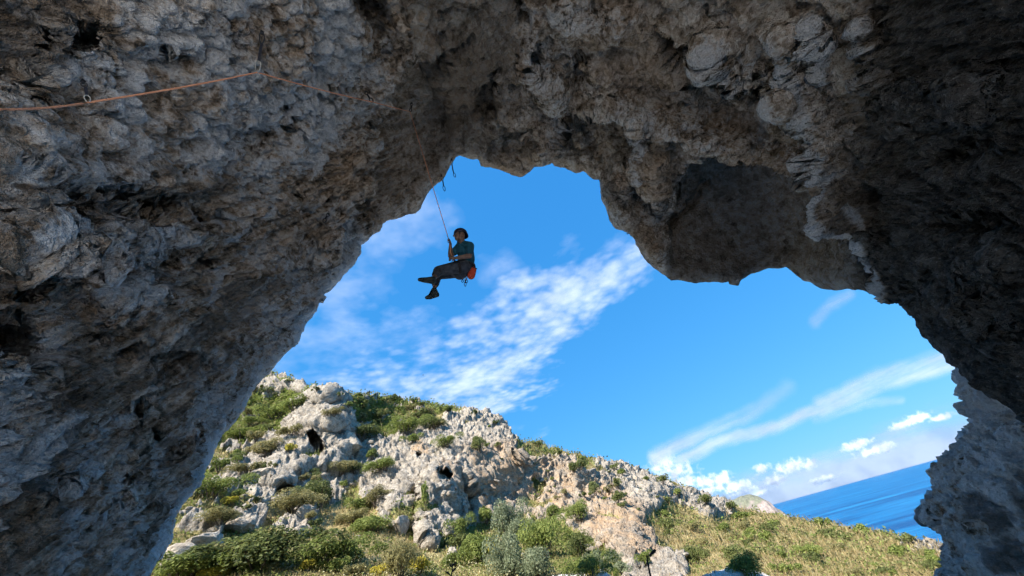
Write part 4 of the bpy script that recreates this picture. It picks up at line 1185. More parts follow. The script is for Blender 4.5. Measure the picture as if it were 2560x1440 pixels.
def leaf_cloud(rg, n, leaf, lobes):
    """n small pointed leaf sprays spread through a lumpy crown (unit radius, base at z=0)"""
    ctr = [(rg.normal(0, 0.42), rg.normal(0, 0.42), rg.uniform(0.30, 0.78), rg.uniform(0.26, 0.46)) for _ in range(lobes)] + [(0, 0, 0.40, 0.60)]
    ctr = np.array(ctr)
    k = rg.integers(0, len(ctr), n); cc = ctr[k]
    d = rg.normal(size=(n, 3)); d /= np.linalg.norm(d, axis=1, keepdims=True); d[:, 2] = np.where(d[:, 2] < -0.35, -d[:, 2], d[:, 2])
    rr = cc[:, 3] * (0.62 + 0.48 * rg.random(n) ** 0.6)
    p = cc[:, :3] + d * rr[:, None]; p[:, 2] = np.abs(p[:, 2]) * 0.95
    nn = d + rg.normal(0, 0.55, (n, 3)); nn[:, 2] += 0.35; nn /= np.linalg.norm(nn, axis=1, keepdims=True)
    up = rg.normal(size=(n, 3)); a = np.cross(nn, up); a /= np.linalg.norm(a, axis=1, keepdims=True); b_ = np.cross(nn, a)
    sz = leaf * rg.uniform(0.6, 1.5, n)[:, None]
    v = np.stack([p - a * sz, p - b_ * sz * 0.55 + nn * sz * 0.18, p + a * sz, p + b_ * sz * 0.55 + nn * sz * 0.18], 1).reshape(-1, 3)
    f = np.arange(n * 4).reshape(-1, 4)
    return v, f


def twig_mesh(rg):
    vs, fs = [], []
    for k in range(6):
        a = k * 1.05 + rg.uniform(-0.3, 0.3); tip = np.array([math.cos(a) * 0.45, math.sin(a) * 0.45, 0.62])
        base = np.array([math.cos(a) * 0.06, math.sin(a) * 0.06, -0.25])
        for e, (c0, r_) in enumerate(((base, 0.045), (tip, 0.012))):
            for j in range(5):
                vs.append(c0 + np.array([math.cos(j * 1.2566) * r_, math.sin(j * 1.2566) * r_, 0]))
        o_ = k * 10
        fs += [(o_ + j, o_ + (j + 1) % 5, o_ + 5 + (j + 1) % 5, o_ + 5 + j) for j in range(5)]
    return np_mesh('stem', np.array(vs), np.array(fs))


TWIGS = [twig_mesh(np.random.default_rng(70 + k)) for k in range(2)]
for me_ in TWIGS: me_.materials.append(MAT_TWIG)
CROWN = {}
for key in LEAF:
    CROWN[key] = {'big': [], 'mid': [], 'small': []}
    for k in range(2 if key in 'gdos' else 1):
        for size, n_l, lf, lb in (('big', 5200, 0.036, 13), ('mid', 1800, 0.060, 8), ('small', 520, 0.11, 5)):
            v_, f_ = leaf_cloud(np.random.default_rng(hash((key, k, size)) % 1000 if False else ord(key) * 10 + k * 3 + len(size)), n_l, lf, lb)
            me = np_mesh('foliage', v_, f_, False); me.materials.append(LEAF[key]); CROWN[key][size].append(me)


def bush(px_, py_, w_px, kind, label, group=None, hr=0.75, cat='bush'):
    """py_ is the foot of the bush in the photograph, w_px its width there"""
    p_, d_, _, _ = hill_hit(px_, py_)
    rad = 0.5 * w_px * d_ / FPX * 0.98
    r0 = empty('bush', p_); r0.rotation_euler = (0, 0, random.uniform(0, 6.3))
    sc = Vector((rad, rad, rad * 2 * hr / 1.15))
    size = 'big' if w_px > 58 else 'mid' if w_px > 30 else 'small'
    o = link('foliage', random.choice(CROWN[kind][size]), None, r0); o.scale = sc; o.location = (0, 0, -0.12 * sc.z)
    o2 = link('stem', random.choice(TWIGS), None, r0); o2.scale = sc
    tag(r0, label, cat, group)
    return r0


FT = 'at the foot of the slope'
BUSHES = [
    (655, 1425, 235, 'd', 'largest olive green bush, lying low beside the whitish boulders', 0.36), (585, 1410, 120, 'o', 'yellowish low bush under the left edge of the largest olive bush', 0.4),
    (528, 1243, 98, 'g', 'bright green bush touching the arch wall edge below the crag', 0.42), (546, 1172, 50, 'g', 'small bright green bush by the arch wall, above the other one there', 0.5),
    (624, 1180, 62, 'o', 'olive tuft bush on the left flank of the grey crag', 0.4), (672, 1132, 92, 'o', 'wide olive bush beside a yellow shrub on the crag', 0.42), (722, 1124, 28, 'y', 'yellow shrub on the left shoulder of the crag', 0.8),
    (624, 1062, 62, 'g', 'green bush high on the left slope near the arch', 0.4), (685, 1042, 76, 'g', 'long green bush on the left slope above the crag', 0.35), (730, 1020, 76, 'g', 'green bush left of the top of the crag', 0.4),
    (602, 1092, 82, 'g', 'low green bush spreading by the arch edge halfway up the slope', 0.3), (730, 1082, 52, 'o', 'olive bush growing on the face of the crag left of the cave mouth', 0.5), (832, 1034, 44, 'o', 'olive bush on the right face of the crag top', 0.45),
    (800, 1264, 84, 'd', 'dark bush at the foot of the crag right of the small low cave', 0.75), (736, 1272, 104, 'o', 'wide brownish bush just under the small low cave of the crag', 0.4), (852, 1182, 60, 'o', 'olive bush on the slope right of the crag', 0.55), (884, 1176, 42, 'd', 'dark bush right beside the olive one near the crag', 0.6),
    (905, 1092, 76, 'd', 'dark green bush behind the rounded upright boulder', 0.55), (952, 1172, 84, 'g', 'slanting green bush in the middle of the rocky slope', 0.42), (931, 1140, 38, 'g', 'small yellowish green bush above the slanting one', 0.8),
    (1017, 1076, 84, 'g', 'green bush below the ridge in the middle of the hill', 0.4), (1085, 1066, 74, 'd', 'dark bush below the ridge left of the rocky knoll', 0.45), (1036, 1100, 44, 'g', 'small green bush under the pair below the ridge', 0.5), (1112, 1112, 60, 'g', 'green bush above the orange stained cave mouth', 0.45),
    (1199, 1122, 46, 'd', 'round dark bush on the face of the rocky knoll', 0.95), (935, 1262, 74, 'o', 'olive bush on the grass left of the pale slab', 0.55), (905, 1272, 50, 'g', 'green bush left of the olive one near the pale slab', 0.6), (882, 1304, 72, 'o', 'olive bush at the upper edge of the dry grass', 0.4), (935, 1326, 92, 'g', 'wide green bush below the pale slab', 0.5),
    (1066, 1262, 26, 'g', 'narrow green bush filling the cleft of the rock pinnacle', 2.2), (1017, 1322, 50, 'o', 'olive bush at the left foot of the rock pinnacle', 0.6), (556, 1302, 84, 'o', 'olive bush between the arch wall and the flat grey boulder', 0.35),
    (832, 1412, 136, 'g', 'wide fresh green bush right of the largest olive bush', 0.42), (995, 1434, 84, 'o', 'brownish domed bush ' + FT, 0.85), (455, 1446, 150, 'g', 'green bush in the bottom corner by the arch wall', 0.35), (541, 1432, 52, 'd', 'dark small bush ' + FT + ' near the arch wall', 0.6),
    (1149, 1342, 62, 'g', 'green bush at the right foot of the rock pinnacle', 0.8), (1217, 1300, 48, 'g', 'green bush against the base of the tan cliff', 0.9), (1262, 1338, 84, 's', 'tall silvery green bush under the tan cliff', 0.95), (1297, 1352, 62, 's', 'silvery bush right behind the tall one under the cliff', 0.9), (1278, 1440, 84, 's', 'silvery green bush ' + FT + ' beside a yellow shrub', 1.1),
    (1370, 1390, 94, 'g', 'domed green bush in front of the tan cliff', 0.95), (1381, 1294, 46, 'g', 'small green bush against the tan cliff', 0.85), (1448, 1296, 62, 'g', 'green bush at the right end of the tan cliff base', 0.7), (1452, 1386, 62, 'd', 'egg shaped dark bush below the tan buttress', 0.85), (1207, 1404, 94, 'g', 'bright green bush left of the yellow shrub', 0.85),
    (1239, 1392, 24, 'y', 'slim yellow shrub between green and silvery bushes', 1.6), (1155, 1360, 52, 'd', 'dark bush between the pinnacle and the bright green bush', 0.6), (1354, 1440, 92, 's', 'pale silvery bush ' + FT + ' right of centre', 0.7), (1471, 1446, 92, 'g', 'low green bush ' + FT + ' under the egg shaped one', 0.55),
    (1489, 1230, 31, 'd', 'dark oval bush at the edge of the upper rocks', 1.1), (1545, 1212, 23, 'd', 'small round dark bush near the ridge of the rocky slope', 1.0), (1539, 1254, 36, 'd', 'dark bush under the small round one on the rocky slope', 0.9), (1524, 1226, 28, 'o', 'olive bush between three dark ones on the rocky slope', 0.7), (1430, 1174, 30, 'd', 'dark bush on the ridge slope left of its twin', 0.9), (1449, 1166, 30, 'd', 'dark bush on the ridge slope right of its twin', 0.8),
    (1740, 1404, 62, 'd', 'dark bush on the dry grass right of the tan buttress', 0.6), (1842, 1398, 52, 'd', 'dark bush in the middle of the dry grass slope', 0.6), (1885, 1444, 76, 'g', 'domed green bush at the bottom of the dry grass slope', 0.7), (1678, 1318, 42, 'd', 'dark bush at the top of the dry grass', 0.6), (1764, 1256, 36, 'd', 'dark bush on the skyline of the right slope', 0.6), (1834, 1270, 24, 'd', 'small skyline bush in front of the far headland', 0.7),
    (1850, 1296, 52, 'g', 'green bush just below the far headland', 0.35), (1920, 1322, 42, 'd', 'dark bush below the right end of the headland', 0.4), (1916, 1354, 30, 'g', 'little round bush on the right of the dry grass slope', 0.8), (1612, 1410, 36, 'g', 'fresh green bush by the dead stalk', 0.8), (1541, 1404, 42, 's', 'silvery bush on the tan buttress', 0.6),
    (530, 1446, 60, 'y', 'yellowish flowering bush in the bottom corner', 0.4), (572, 1258, 40, 'y', 'yellow broom bush under the grey crag', 0.5),
]
for px_, py_, wp, kd, lab, hr in BUSHES:
    bush(px_, py_, wp, kd, lab, None, hr)
# skyline and scattered scrub nobody could tell apart one from another
SKYL = [(850, 990, 16), (905, 994, 22), (1030, 1004, 22), (1062, 1010, 20), (980, 1000, 26), (1120, 1022, 20), (1190, 1036, 18), (1240, 1056, 20), (1350, 1112, 22), (1300, 1108, 16), (1400, 1132, 22), (1460, 1146, 20), (1537, 1168, 22), (1557, 1182, 24),
        (1620, 1194, 18), (1659, 1206, 24), (1702, 1236, 36), (1674, 1254, 28), (720, 952, 18), (790, 974, 20), (2060, 1312, 30), (2160, 1332, 30), (2270, 1352, 24)]
ALIKE = {}
for px_, py_, wp in SKYL:
    kb = random.choice('ddg')
    b0 = bush(px_, py_, wp, kb, 'x', 'scrub along the skyline', random.uniform(0.45, 0.8))
    ALIKE.setdefault(('small ' + ('dark' if kb == 'd' else 'bright') + ' scrub bush', 'on the skyline of the hill'), []).append((px_, b0))
zones = [([(860, 995), (1130, 1025), (1120, 1070), (980, 1060), (900, 1070)], 34, 'gdo', 'scrub bush on the slope below the ridge', 'scrub below the ridge', (18, 38)),
         ([(560, 1090), (640, 960), (760, 985), (730, 1050), (640, 1110)], 20, 'gdo', 'scrub bush on the upper slope beside the arch edge', 'scrub beside the arch edge', (16, 36)),
         ([(1620, 1290), (1850, 1290), (2360, 1390), (2350, 1440), (1700, 1440)], 60, 'gdo', 'scrub bush scattered on the dry grass slope', 'scrub on the dry grass slope', (12, 34)),
         ([(560, 1120), (900, 1200), (900, 1330), (600, 1300)], 20, 'odg', 'scrub bush among the rocks of the left slope', 'scrub among left rocks', (14, 32)),
         ([(1200, 1050), (1650, 1210), (1660, 1290), (1400, 1260), (1180, 1180)], 26, 'dgo', 'scrub bush clinging to the tan cliffs', 'scrub on the cliffs', (8, 22)),
         ([(640, 1400), (1480, 1400), (1600, 1440), (420, 1445)], 26, 'gosy', 'scrub bush along the bottom of the slope', 'scrub along the bottom of the slope', (26, 60))]
for poly, n_, kinds, lab, grp, (w0, w1) in zones:
    pl = np.array(poly, float); made = 0
    while made < n_:
        x_ = random.uniform(pl[:, 0].min(), pl[:, 0].max()); y_ = random.uniform(pl[:, 1].min(), pl[:, 1].max())
        if sdf_poly(np.array([x_]), np.array([y_]), pl)[0] < 0:
            continue
        if any(math.hypot(x_ - a_, y_ - b_) < c_ + 10 for a_, b_, c_ in HOLES):
            continue
        wb = random.uniform(w0, w1); kb = random.choice(kinds)
        word = ('tiny ' if wb < w0 + 0.33 * (w1 - w0) else 'small ' if wb < w0 + 0.66 * (w1 - w0) else 'middling ') + {'g': 'green', 'd': 'dark green', 'o': 'olive brown', 's': 'silvery', 'y': 'yellow'}[kb]
        b0 = bush(x_, y_, wb, kb, 'x', grp, random.uniform(0.4, 0.75)); made += 1
        ALIKE.setdefault((word + ' scrub bush', lab.replace('scrub bush ', '')), []).append((x_, b0))

ORD = ['leftmost', 'second from left', 'third from left', 'fourth from left', 'fifth from left', 'sixth from left', 'seventh from left', 'eighth from left', 'ninth from left',
       'tenth from left', 'eleventh from left', 'twelfth from left', 'thirteenth from left', 'fourteenth from left', 'fifteenth from left', 'sixteenth from left', 'seventeenth from left',
       'eighteenth from left', 'nineteenth from left', 'twentieth from left', 'twenty-first from left', 'twenty-second from left', 'twenty-third from left']
for (what, where), lst in ALIKE.items():
    lst.sort(key=lambda e: e[0])
    for k, (_, b0) in enumerate(lst):
        b0['label'] = what + ' ' + where if len(lst) == 1 else ORD[min(k, len(ORD) - 1)] + ' ' + what + ' ' + where
# low ground cover: leafy clumps and dry grass
def scatter(n, wfun):
    w = wfun(HVIS); w = w / w.sum()
    return RNG.choice(HVIS, n, p=w)


def ground_cover(name, n, wfun, leaf_px, per, mat, spread, lift):
    idx = np.repeat(scatter(n, wfun), per); N_ = len(idx)
    p = HQ[idx].copy(); d = np.linalg.norm(p - CAM, axis=1)
    p += RNG.normal(0, 1, (N_, 3)) * (spread * d / FPX)[:, None] * np.array([1, 1, 0.45]); p[:, 2] += np.abs(RNG.normal(0, 1, N_)) * lift * d / FPX
    nn = RNG.normal(0, 0.6, (N_, 3)); nn[:, 2] += 0.8; nn /= np.linalg.norm(nn, axis=1, keepdims=True)
    a = np.cross(nn, RNG.normal(size=(N_, 3))); a /= np.linalg.norm(a, axis=1, keepdims=True); b_ = np.cross(nn, a)
    sz = (leaf_px * d / FPX * RNG.uniform(0.5, 1.5, N_))[:, None]
    v = np.stack([p - a * sz, p - b_ * sz * 0.6, p + a * sz, p + b_ * sz * 0.6], 1).reshape(-1, 3)
    tag(link(name, np_mesh(name, v, np.arange(N_ * 4).reshape(-1, 4), False), mat), kind='stuff')


def grass_blades(name, n, wfun, h_px, mat):
    idx = scatter(n, wfun); p = HQ[idx].copy(); d = np.linalg.norm(p - CAM, axis=1); N_ = n
    p += RNG.normal(0, 1, (N_, 3)) * (4 * d / FPX)[:, None] * np.array([1, 1, 0.2])
    hgt = h_px * d / FPX * RNG.uniform(0.5, 1.4, N_)
    lean = RNG.normal(0, 0.3, (N_, 3)); lean[:, 2] = 1
    tip = p + lean * hgt[:, None]
    sd_ = RNG.normal(size=(N_, 3)); sd_[:, 2] = 0; sd_ /= np.linalg.norm(sd_, axis=1, keepdims=True); sd_ *= (hgt * 0.10)[:, None]
    p[:, 2] -= hgt * 0.15
    v = np.stack([p - sd_, p + sd_, tip], 1).reshape(-1, 3)
    tag(link(name, np_mesh(name, v, np.arange(N_ * 3).reshape(-1, 3), False), mat), kind='stuff')


infr = lambda k: ((HPX[k] > 370) & (HPX[k] < 2390) & (HPY[k] < 1470)).astype(float)
MAT_DRY = leaf_material('dry_grass', (0.17, 0.12, 0.05), (0.36, 0.28, 0.13), (0.56, 0.46, 0.25))
MAT_FLOWER = leaf_material('cream_flower', (0.30, 0.26, 0.10), (0.55, 0.49, 0.24), (0.75, 0.70, 0.48))
ground_cover('ground_cover', 5200, lambda k: infr(k) * (1 - HROCK[k]) ** 2 * (HGREEN[k] ** 2.5 + 0.02), 2.3, 10, LEAF['g'], 5.0, 3.0)
ground_cover('heath_cover', 3600, lambda k: infr(k) * (1 - HROCK[k]) ** 2 * (HGREEN[k] ** 1.2 + 0.05), 2.2, 9, LEAF['o'], 5.0, 3.0)
grass_blades('dry_grass', 42000, lambda k: infr(k) * (1 - HROCK[k]) * (1.15 - HGREEN[k]) ** 1.5, 7.0, MAT_DRY)
ground_cover('flower_cover', 260, lambda k: infr(k) * (HPY[k] > 1385) * (HPX[k] > 780) * (HPX[k] < 1330) * (1 - HROCK[k]), 1.6, 14, MAT_FLOWER, 6.0, 9.0)

# dead stalks standing dark against the slope
m, t, b = new_mat('dead_stalk'); b.inputs['Base Color'].default_value = (0.012, 0.011, 0.010, 1); b.inputs['Roughness'].default_value = 0.8
t.put(b.inputs['Base Color'], t.ramp(t.noise(t.new('ShaderNodeTexCoord').outputs['Object'], 60.0, 3), [(0.3, (0.006, 0.006, 0.006)), (0.7, (0.022, 0.019, 0.016))]))
MAT_STALK = m


def tube(path, radii, seg_=8, cap=True):
    """tube along a list of points (world coordinates)"""
    pts_ = [Vector(p) for p in path]; n_ = len(pts_)
    vs, fs = [], []
    for i in range(n_):
        tg = (pts_[min(i + 1, n_ - 1)] - pts_[max(i - 1, 0)]).normalized()
        a = tg.cross(Vector((0.13, 0.37, 0.91))).normalized(); b_ = tg.cross(a)
        r_ = radii[i] if isinstance(radii, (list, tuple)) else radii
        for k in range(seg_):
            an = 2 * math.pi * k / seg_
            vs.append(pts_[i] + (a * math.cos(an) + b_ * math.sin(an)) * r_)
    for i in range(n_ - 1):
        for k in range(seg_):
            fs.append((i * seg_ + k, i * seg_ + (k + 1) % seg_, (i + 1) * seg_ + (k + 1) % seg_, (i + 1) * seg_ + k))
    if cap:
        fs.append(tuple(range(seg_))[::-1]); fs.append(tuple(range((n_ - 1) * seg_, n_ * seg_)))
    return vs, fs


def mesh_of(name, *parts, smooth=True):
    vs, fs = [], []
    for v_, f_ in parts:
        o_ = len(vs); vs += [tuple(p) for p in v_]; fs += [tuple(i + o_ for i in f) for f in f_]
    me = bpy.data.meshes.new(name); me.from_pydata(vs, [], fs); me.update()
    if smooth:
        me.polygons.foreach_set('use_smooth', [True] * len(me.polygons))
    return me


SD = 12.0
stalk = empty('dead_stalk', at(1640, 1600, SD))
child('stem', mesh_of('stem', tube([at(1646, 1600, SD), at(1628, 1450, SD), at(1622, 1420, SD), at(1618, 1400, SD), at(1617, 1388, SD)], [0.030, 0.026, 0.022, 0.018, 0.015])), MAT_STALK, stalk)
child('seed_head', mesh_of('seed_head', tube([at(1617, 1391, SD), at(1624, 1389, SD), at(1630, 1383, SD), at(1636, 1378, SD), at(1639, 1374, SD)], [0.010, 0.020, 0.034, 0.042, 0.02]),
                           tube([at(1624, 1389, SD), at(1628, 1391, SD)], [0.012, 0.02]), tube([at(1621, 1412, SD), at(1625, 1406, SD)], [0.008, 0.004])), MAT_STALK, stalk)
tag(stalk, 'bent black dead stalk with a drooping head standing before the slope', 'dead stalk')
weed = empty('dead_weed', at(1128, 1600, SD))
child('stem', mesh_of('stem', tube([at(1124, 1600, SD), at(1127, 1450, SD), at(1130, 1428, SD), at(1132, 1404, SD)], [0.02, 0.018, 0.014, 0.006])), MAT_STALK, weed)
for a_, b_ in (((1128, 1440), (1112, 1428)), ((1129, 1432), (1143, 1418)), ((1131, 1420), (1122, 1410)), ((1131, 1416), (1140, 1408)), ((1127, 1448), (1142, 1440))):
    mid_ = ((a_[0] + b_[0]) / 2, (a_[1] + b_[1]) / 2 - 2)
    child('leaf', mesh_of('leaf', tube([at(*a_, SD), at(*mid_, SD - 0.05), at(*b_, SD)], [0.006, 0.024, 0.003])), MAT_STALK, weed)
tag(weed, 'dark leafy dead weed poking up before the small pale upright stone', 'dead weed')
# ------------------------------------------------------------------ climbing gear
def flat_mat(name, c0, c1, scale, rough=0.6, metal=0.0, bump_=0.0):
    m, t, b = new_mat(name)
    co = t.new('ShaderNodeTexCoord').outputs['Object']
    n_ = t.noise(co, scale, 3, 0.6)
    t.put(b.inputs['Base Color'], t.ramp(n_, [(0.35, c0), (0.65, c1)])); b.inputs['Roughness'].default_value = rough
    b.inputs['Metallic'].default_value = metal
    if bump_:
        t.put(b.inputs['Normal'], t.bump(n_, 0.6, bump_))
    return m


MAT_ROPE = flat_mat('orange_rope', (0.70, 0.27, 0.14), (0.86, 0.42, 0.25), 120.0, 0.85)
MAT_METAL = flat_mat('carabiner_alloy', (0.30, 0.30, 0.29), (0.46, 0.46, 0.44), 40.0, 0.35, 0.9)
MAT_DARKMETAL = flat_mat('dark_alloy', (0.015, 0.016, 0.02), (0.04, 0.042, 0.05), 40.0, 0.4, 0.6)
MAT_SLING = flat_mat('black_webbing', (0.010, 0.011, 0.018), (0.028, 0.030, 0.045), 160.0, 0.9)


def oval(a, b, w, r, nrm):
    """carabiner ring from a to b, width w, of round bar r"""
    a, b = Vector(a), Vector(b); ax = (b - a); L = ax.length; ax.normalize()
    sd_ = ax.cross(nrm).normalized(); c_ = (a + b) / 2
    pts_ = []
    for k in range(20):
        t_ = 2 * math.pi * k / 20
        wk = w * (0.5 + 0.12 * math.cos(t_))
        pts_.append(c_ - ax * math.cos(t_) * L / 2 + sd_ * math.sin(t_) * wk)
    pts_.append(pts_[0]); pts_.append(pts_[1])
    v_, f_ = tube(pts_[:-1], r, 6, False)
    return v_, f_


def strip(path, w, th, nrm):
    vs, fs = [], []
    pts_ = [Vector(p) for p in path]
    for i, p in enumerate(pts_):
        tg = (pts_[min(i + 1, len(pts_) - 1)] - pts_[max(i - 1, 0)]).normalized()
        s_ = tg.cross(nrm).normalized() * w / 2; n_ = tg.cross(s_).normalized() * th / 2
        vs += [p - s_ - n_, p + s_ - n_, p + s_ + n_, p - s_ + n_]
    for i in range(len(pts_) - 1):
        for k in range(4):
            fs.append((i * 4 + k, i * 4 + (k + 1) % 4, i * 4 + 4 + (k + 1) % 4, i * 4 + 4 + k))
    fs += [(3, 2, 1, 0), tuple(len(vs) - 4 + k for k in range(4))]
    return vs, fs


def quickdraw(label, pxs, d0, d1, wscale=1.0, metal=None, group='quickdraws along the rope'):
    """pxs: bolt, top of sling, (bend), bottom of sling, lower end"""
    metal = metal or MAT_METAL
    n_ = len(pxs); P_ = [at(x, y, d0 + (d1 - d0) * i / (n_ - 1)) for i, (x, y) in enumerate(pxs)]
    view = (P_[0] - Vector(CAM)).normalized()
    r0 = empty('quickdraw', P_[0])
    sz = 0.042 * wscale
    hb = P_[0] + view * 0.02
    hang = strip([hb + Vector((0, 0, 0.03)), hb, P_[0] + (P_[1] - P_[0]) * 0.25], 0.032 * wscale, 0.006, view)
    bolt = tube([hb + view * 0.07, hb - view * 0.015], 0.009 * wscale, 6)
    child('hanger', mesh_of('hanger', hang, bolt, smooth=False), MAT_DARKMETAL, r0)
    child('carabiner', mesh_of('carabiner', oval(P_[0] + (P_[1] - P_[0]) * 0.1, P_[1], sz, 0.0062 * wscale, view)), MAT_DARKMETAL, r0)
    child('sling', mesh_of('sling', strip(P_[1:-1], 0.024 * wscale, 0.008, view), smooth=False), MAT_SLING, r0)
    child('carabiner', mesh_of('carabiner', oval(P_[-2] + (P_[-2] - P_[-1]) * 0.12, P_[-1], sz, 0.0068 * wscale, view)), metal, r0)
    tag(r0, label, 'quickdraw', group)
    return P_[-1]


G = 0.24
d_q1 = cave_depth(650, 100) - G
e1 = quickdraw('long black quickdraw with a pale lower carabiner where the rope bends highest', [(655, 80), (654, 108), (650, 132), (646, 156), (643, 181)], d_q1, min(cave_depth(643, 178) - G, d_q1))
d_q2 = cave_depth(218, 225, 20) - G
e2 = quickdraw('short quickdraw near the left edge seen end on against whitish knobs', [(206, 205), (214, 218), (216, 230), (217, 240), (221, 256)], d_q2, d_q2 - 0.05, 0.7)
d_q3 = cave_depth(920, 240, 16) - G
e3 = quickdraw('small dark quickdraw where the rope crosses onto the brown rock', [(914, 229), (918, 236), (922, 242), (925, 247), (932, 255)], d_q3, d_q3 - 0.08, 1.2, MAT_DARKMETAL)
d_q4 = cave_depth(1024, 268, 16) - G
e4 = quickdraw('topmost dark quickdraw from which the climber hangs', [(1029, 258), (1029, 264), (1028, 269), (1027, 273), (1025, 279)], d_q4, d_q4 - 0.05, 1.3, MAT_DARKMETAL)
d_q5 = cave_depth(1102, 442, 14) - 0.05
quickdraw('spare quickdraw dangling against the sky just right of the rope', [(1103, 438), (1107, 452), (1108, 458), (1109, 466), (1112, 478)], d_q5, d_q5 - 0.12, 1.25, MAT_DARKMETAL, 'spare quickdraws on the arch edge')
d_q6 = cave_depth(1130, 402, 14) - 0.05
quickdraw('spare quickdraw hanging near the highest corner of the opening', [(1129, 398), (1130, 412), (1132, 424), (1135, 434), (1138, 443)], d_q6, d_q6 - 0.10, 1.25, MAT_DARKMETAL, 'spare quickdraws on the arch edge')
d_q7 = cave_depth(818, 545, 12) - 0.06
quickdraw('black quickdraw lying in the pale notch of the left wall', [(821, 535), (818, 540), (815, 544), (813, 548), (809, 556)], d_q7, d_q7 - 0.03, 1.2, MAT_DARKMETAL, 'spare quickdraws on the arch edge')

CD = 7.2                                              # distance of the climber
hand = at(1124, 606, CD)
tie = at(1136, 652, CD - 0.22)
dl_ = cave_depth(0, 272, 25) - 0.25
rope_pts = [at(-260, 325, dl_ * 1.02), at(0, 273, dl_), e2, e1, e3, e4, hand, at(1126, 630, CD - 0.12), tie]
fine = []
for i in range(len(rope_pts) - 1):
    a_, b_ = rope_pts[i], rope_pts[i + 1]
    for k in range(10):
        t_ = k / 10
        fine.append(a_.lerp(b_, t_) + Vector((0, 0, -0.03 * 4 * t_ * (1 - t_) * (1 if i < 4 else 0.2))))
for i in range(len(fine)):                            # where it would cut into the rock it rides over the knobs
    v_ = np.array(fine[i]) - CAM; L_ = np.linalg.norm(v_)
    x_, y_ = project(np.array([fine[i]]))
    if i < 52 and x_[0] > -40:
        lim = cave_depth(x_[0], y_[0], 7) - 0.03
        if L_ > lim:
            fine[i] = Vector(CAM + v_ / L_ * lim)
fine.append(rope_pts[-1])
tag(link('climbing_rope', mesh_of('climbing_rope', tube(fine, 0.0070, 8)), MAT_ROPE), 'thin orange rope running through the quickdraws down to the climber', 'rope')

# ------------------------------------------------------------------ the climber
def capsule(a, b, ra, rb, seg_=14):
    a, b = Vector(a), Vector(b); ax = (b - a); L = max(ax.length, 1e-4); ax.normalize()
    x_ = ax.orthogonal().normalized(); y_ = ax.cross(x_)
    vs, fs = [], []
    prof = [(-ra * math.cos(t_), ra * math.sin(t_)) for t_ in (0.15, 0.5, 1.0, 1.5)] + [(L + rb * math.sin(t_), rb * math.cos(t_)) for t_ in (0.07, 0.55, 1.05, 1.4)]
    for h_, r_ in prof:
        for k in range(seg_):
            an = 2 * math.pi * k / seg_
            vs.append(a + ax * h_ + (x_ * math.cos(an) + y_ * math.sin(an)) * r_)
    n_ = len(prof)
    for i in range(n_ - 1):
        for k in range(seg_):
            fs.append((i * seg_ + k, i * seg_ + (k + 1) % seg_, (i + 1) * seg_ + (k + 1) % seg_, (i + 1) * seg_ + k))
    fs.append(tuple(range(seg_))[::-1]); fs.append(tuple(range((n_ - 1) * seg_, n_ * seg_)))
    return vs, fs


def ellipsoid(c_, ax, ay, az_, seg_=18, rings=12):
    """ax, ay, az_: half-axis vectors"""
    vs, fs = [], []
    for i in range(rings + 1):
        t_ = 0.02 + (math.pi - 0.04) * i / rings
        for k in range(seg_):
            an = 2 * math.pi * k / seg_
            vs.append(Vector(c_) + ax * math.sin(t_) * math.cos(an) + ay * math.sin(t_) * math.sin(an) + az_ * math.cos(t_))
    for i in range(rings):
        for k in range(seg_):
            fs.append((i * seg_ + k, i * seg_ + (k + 1) % seg_, (i + 1) * seg_ + (k + 1) % seg_, (i + 1) * seg_ + k))
    fs.append(tuple(range(seg_))[::-1]); fs.append(tuple(range(rings * seg_, (rings + 1) * seg_)))
    return vs, fs


def fused(name, parts, voxel, smooth=3):
    """one continuous skin around overlapping rounded shapes"""
    me = mesh_of(name, *parts)
    bm = bmesh.new(); bm.from_mesh(me); bmesh.ops.recalc_face_normals(bm, faces=bm.faces); bm.to_mesh(me); bm.free()
    o = bpy.data.objects.new('tmp', me); COL.objects.link(o)
    r_ = o.modifiers.new('r', 'REMESH'); r_.mode = 'VOXEL'; r_.voxel_size = voxel; r_.use_smooth_shade = True
    s_ = o.modifiers.new('s', 'SMOOTH'); s_.iterations = smooth; s_.factor = 0.5
    dg = bpy.context.evaluated_depsgraph_get(); dg.update()
    out = bpy.data.meshes.new_from_object(o.evaluated_get(dg)); out.name = name
    bpy.data.objects.remove(o); bpy.data.meshes.remove(me)
    return out


VR, VU, VF = Vector(_R), Vector(_U), Vector(_F)        # photograph's right, up and depth at the climber's place
UPW = Vector((0, 0, 1))
J = lambda x, y, dz=0.0: at(x, y, CD + dz)
head_c = J(1149, 588, 0.0); chin = J(1141.5, 600.5, -0.02)
neck = J(1152, 606, 0.02); sh_n = J(1175, 615, -0.12); sh_f = J(1148, 617, 0.16)
chest = J(1163, 628, 0.02); belly = J(1168, 648, 0.02); pelvis = J(1166, 668, 0.02)
el_n = J(1174, 640, -0.20); wr_n = J(1140, 645, -0.26); hd_n = J(1131, 645, -0.24)
el_f = J(1126, 640, 0.02); wr_f = J(1126, 616, -0.02); hd_f = J(1126, 609, -0.01)
hipA = J(1160, 665, -0.09); kneeA = J(1096, 677, -0.18); ankA = J(1084, 696, -0.42)
hipB = J(1158, 677, 0.09); kneeB = J(1094, 687, 0.06); ankB = J(1086, 722, -0.16)
person = empty('person', J(1166, 690, 0.0))
MAT_SKIN = flat_mat('skin', (0.17, 0.095, 0.065), (0.24, 0.14, 0.10), 30.0, 0.55)
MAT_TEE = flat_mat('teal_cotton', (0.006, 0.070, 0.11), (0.012, 0.105, 0.16), 14.0, 0.9, 0, 0.03)
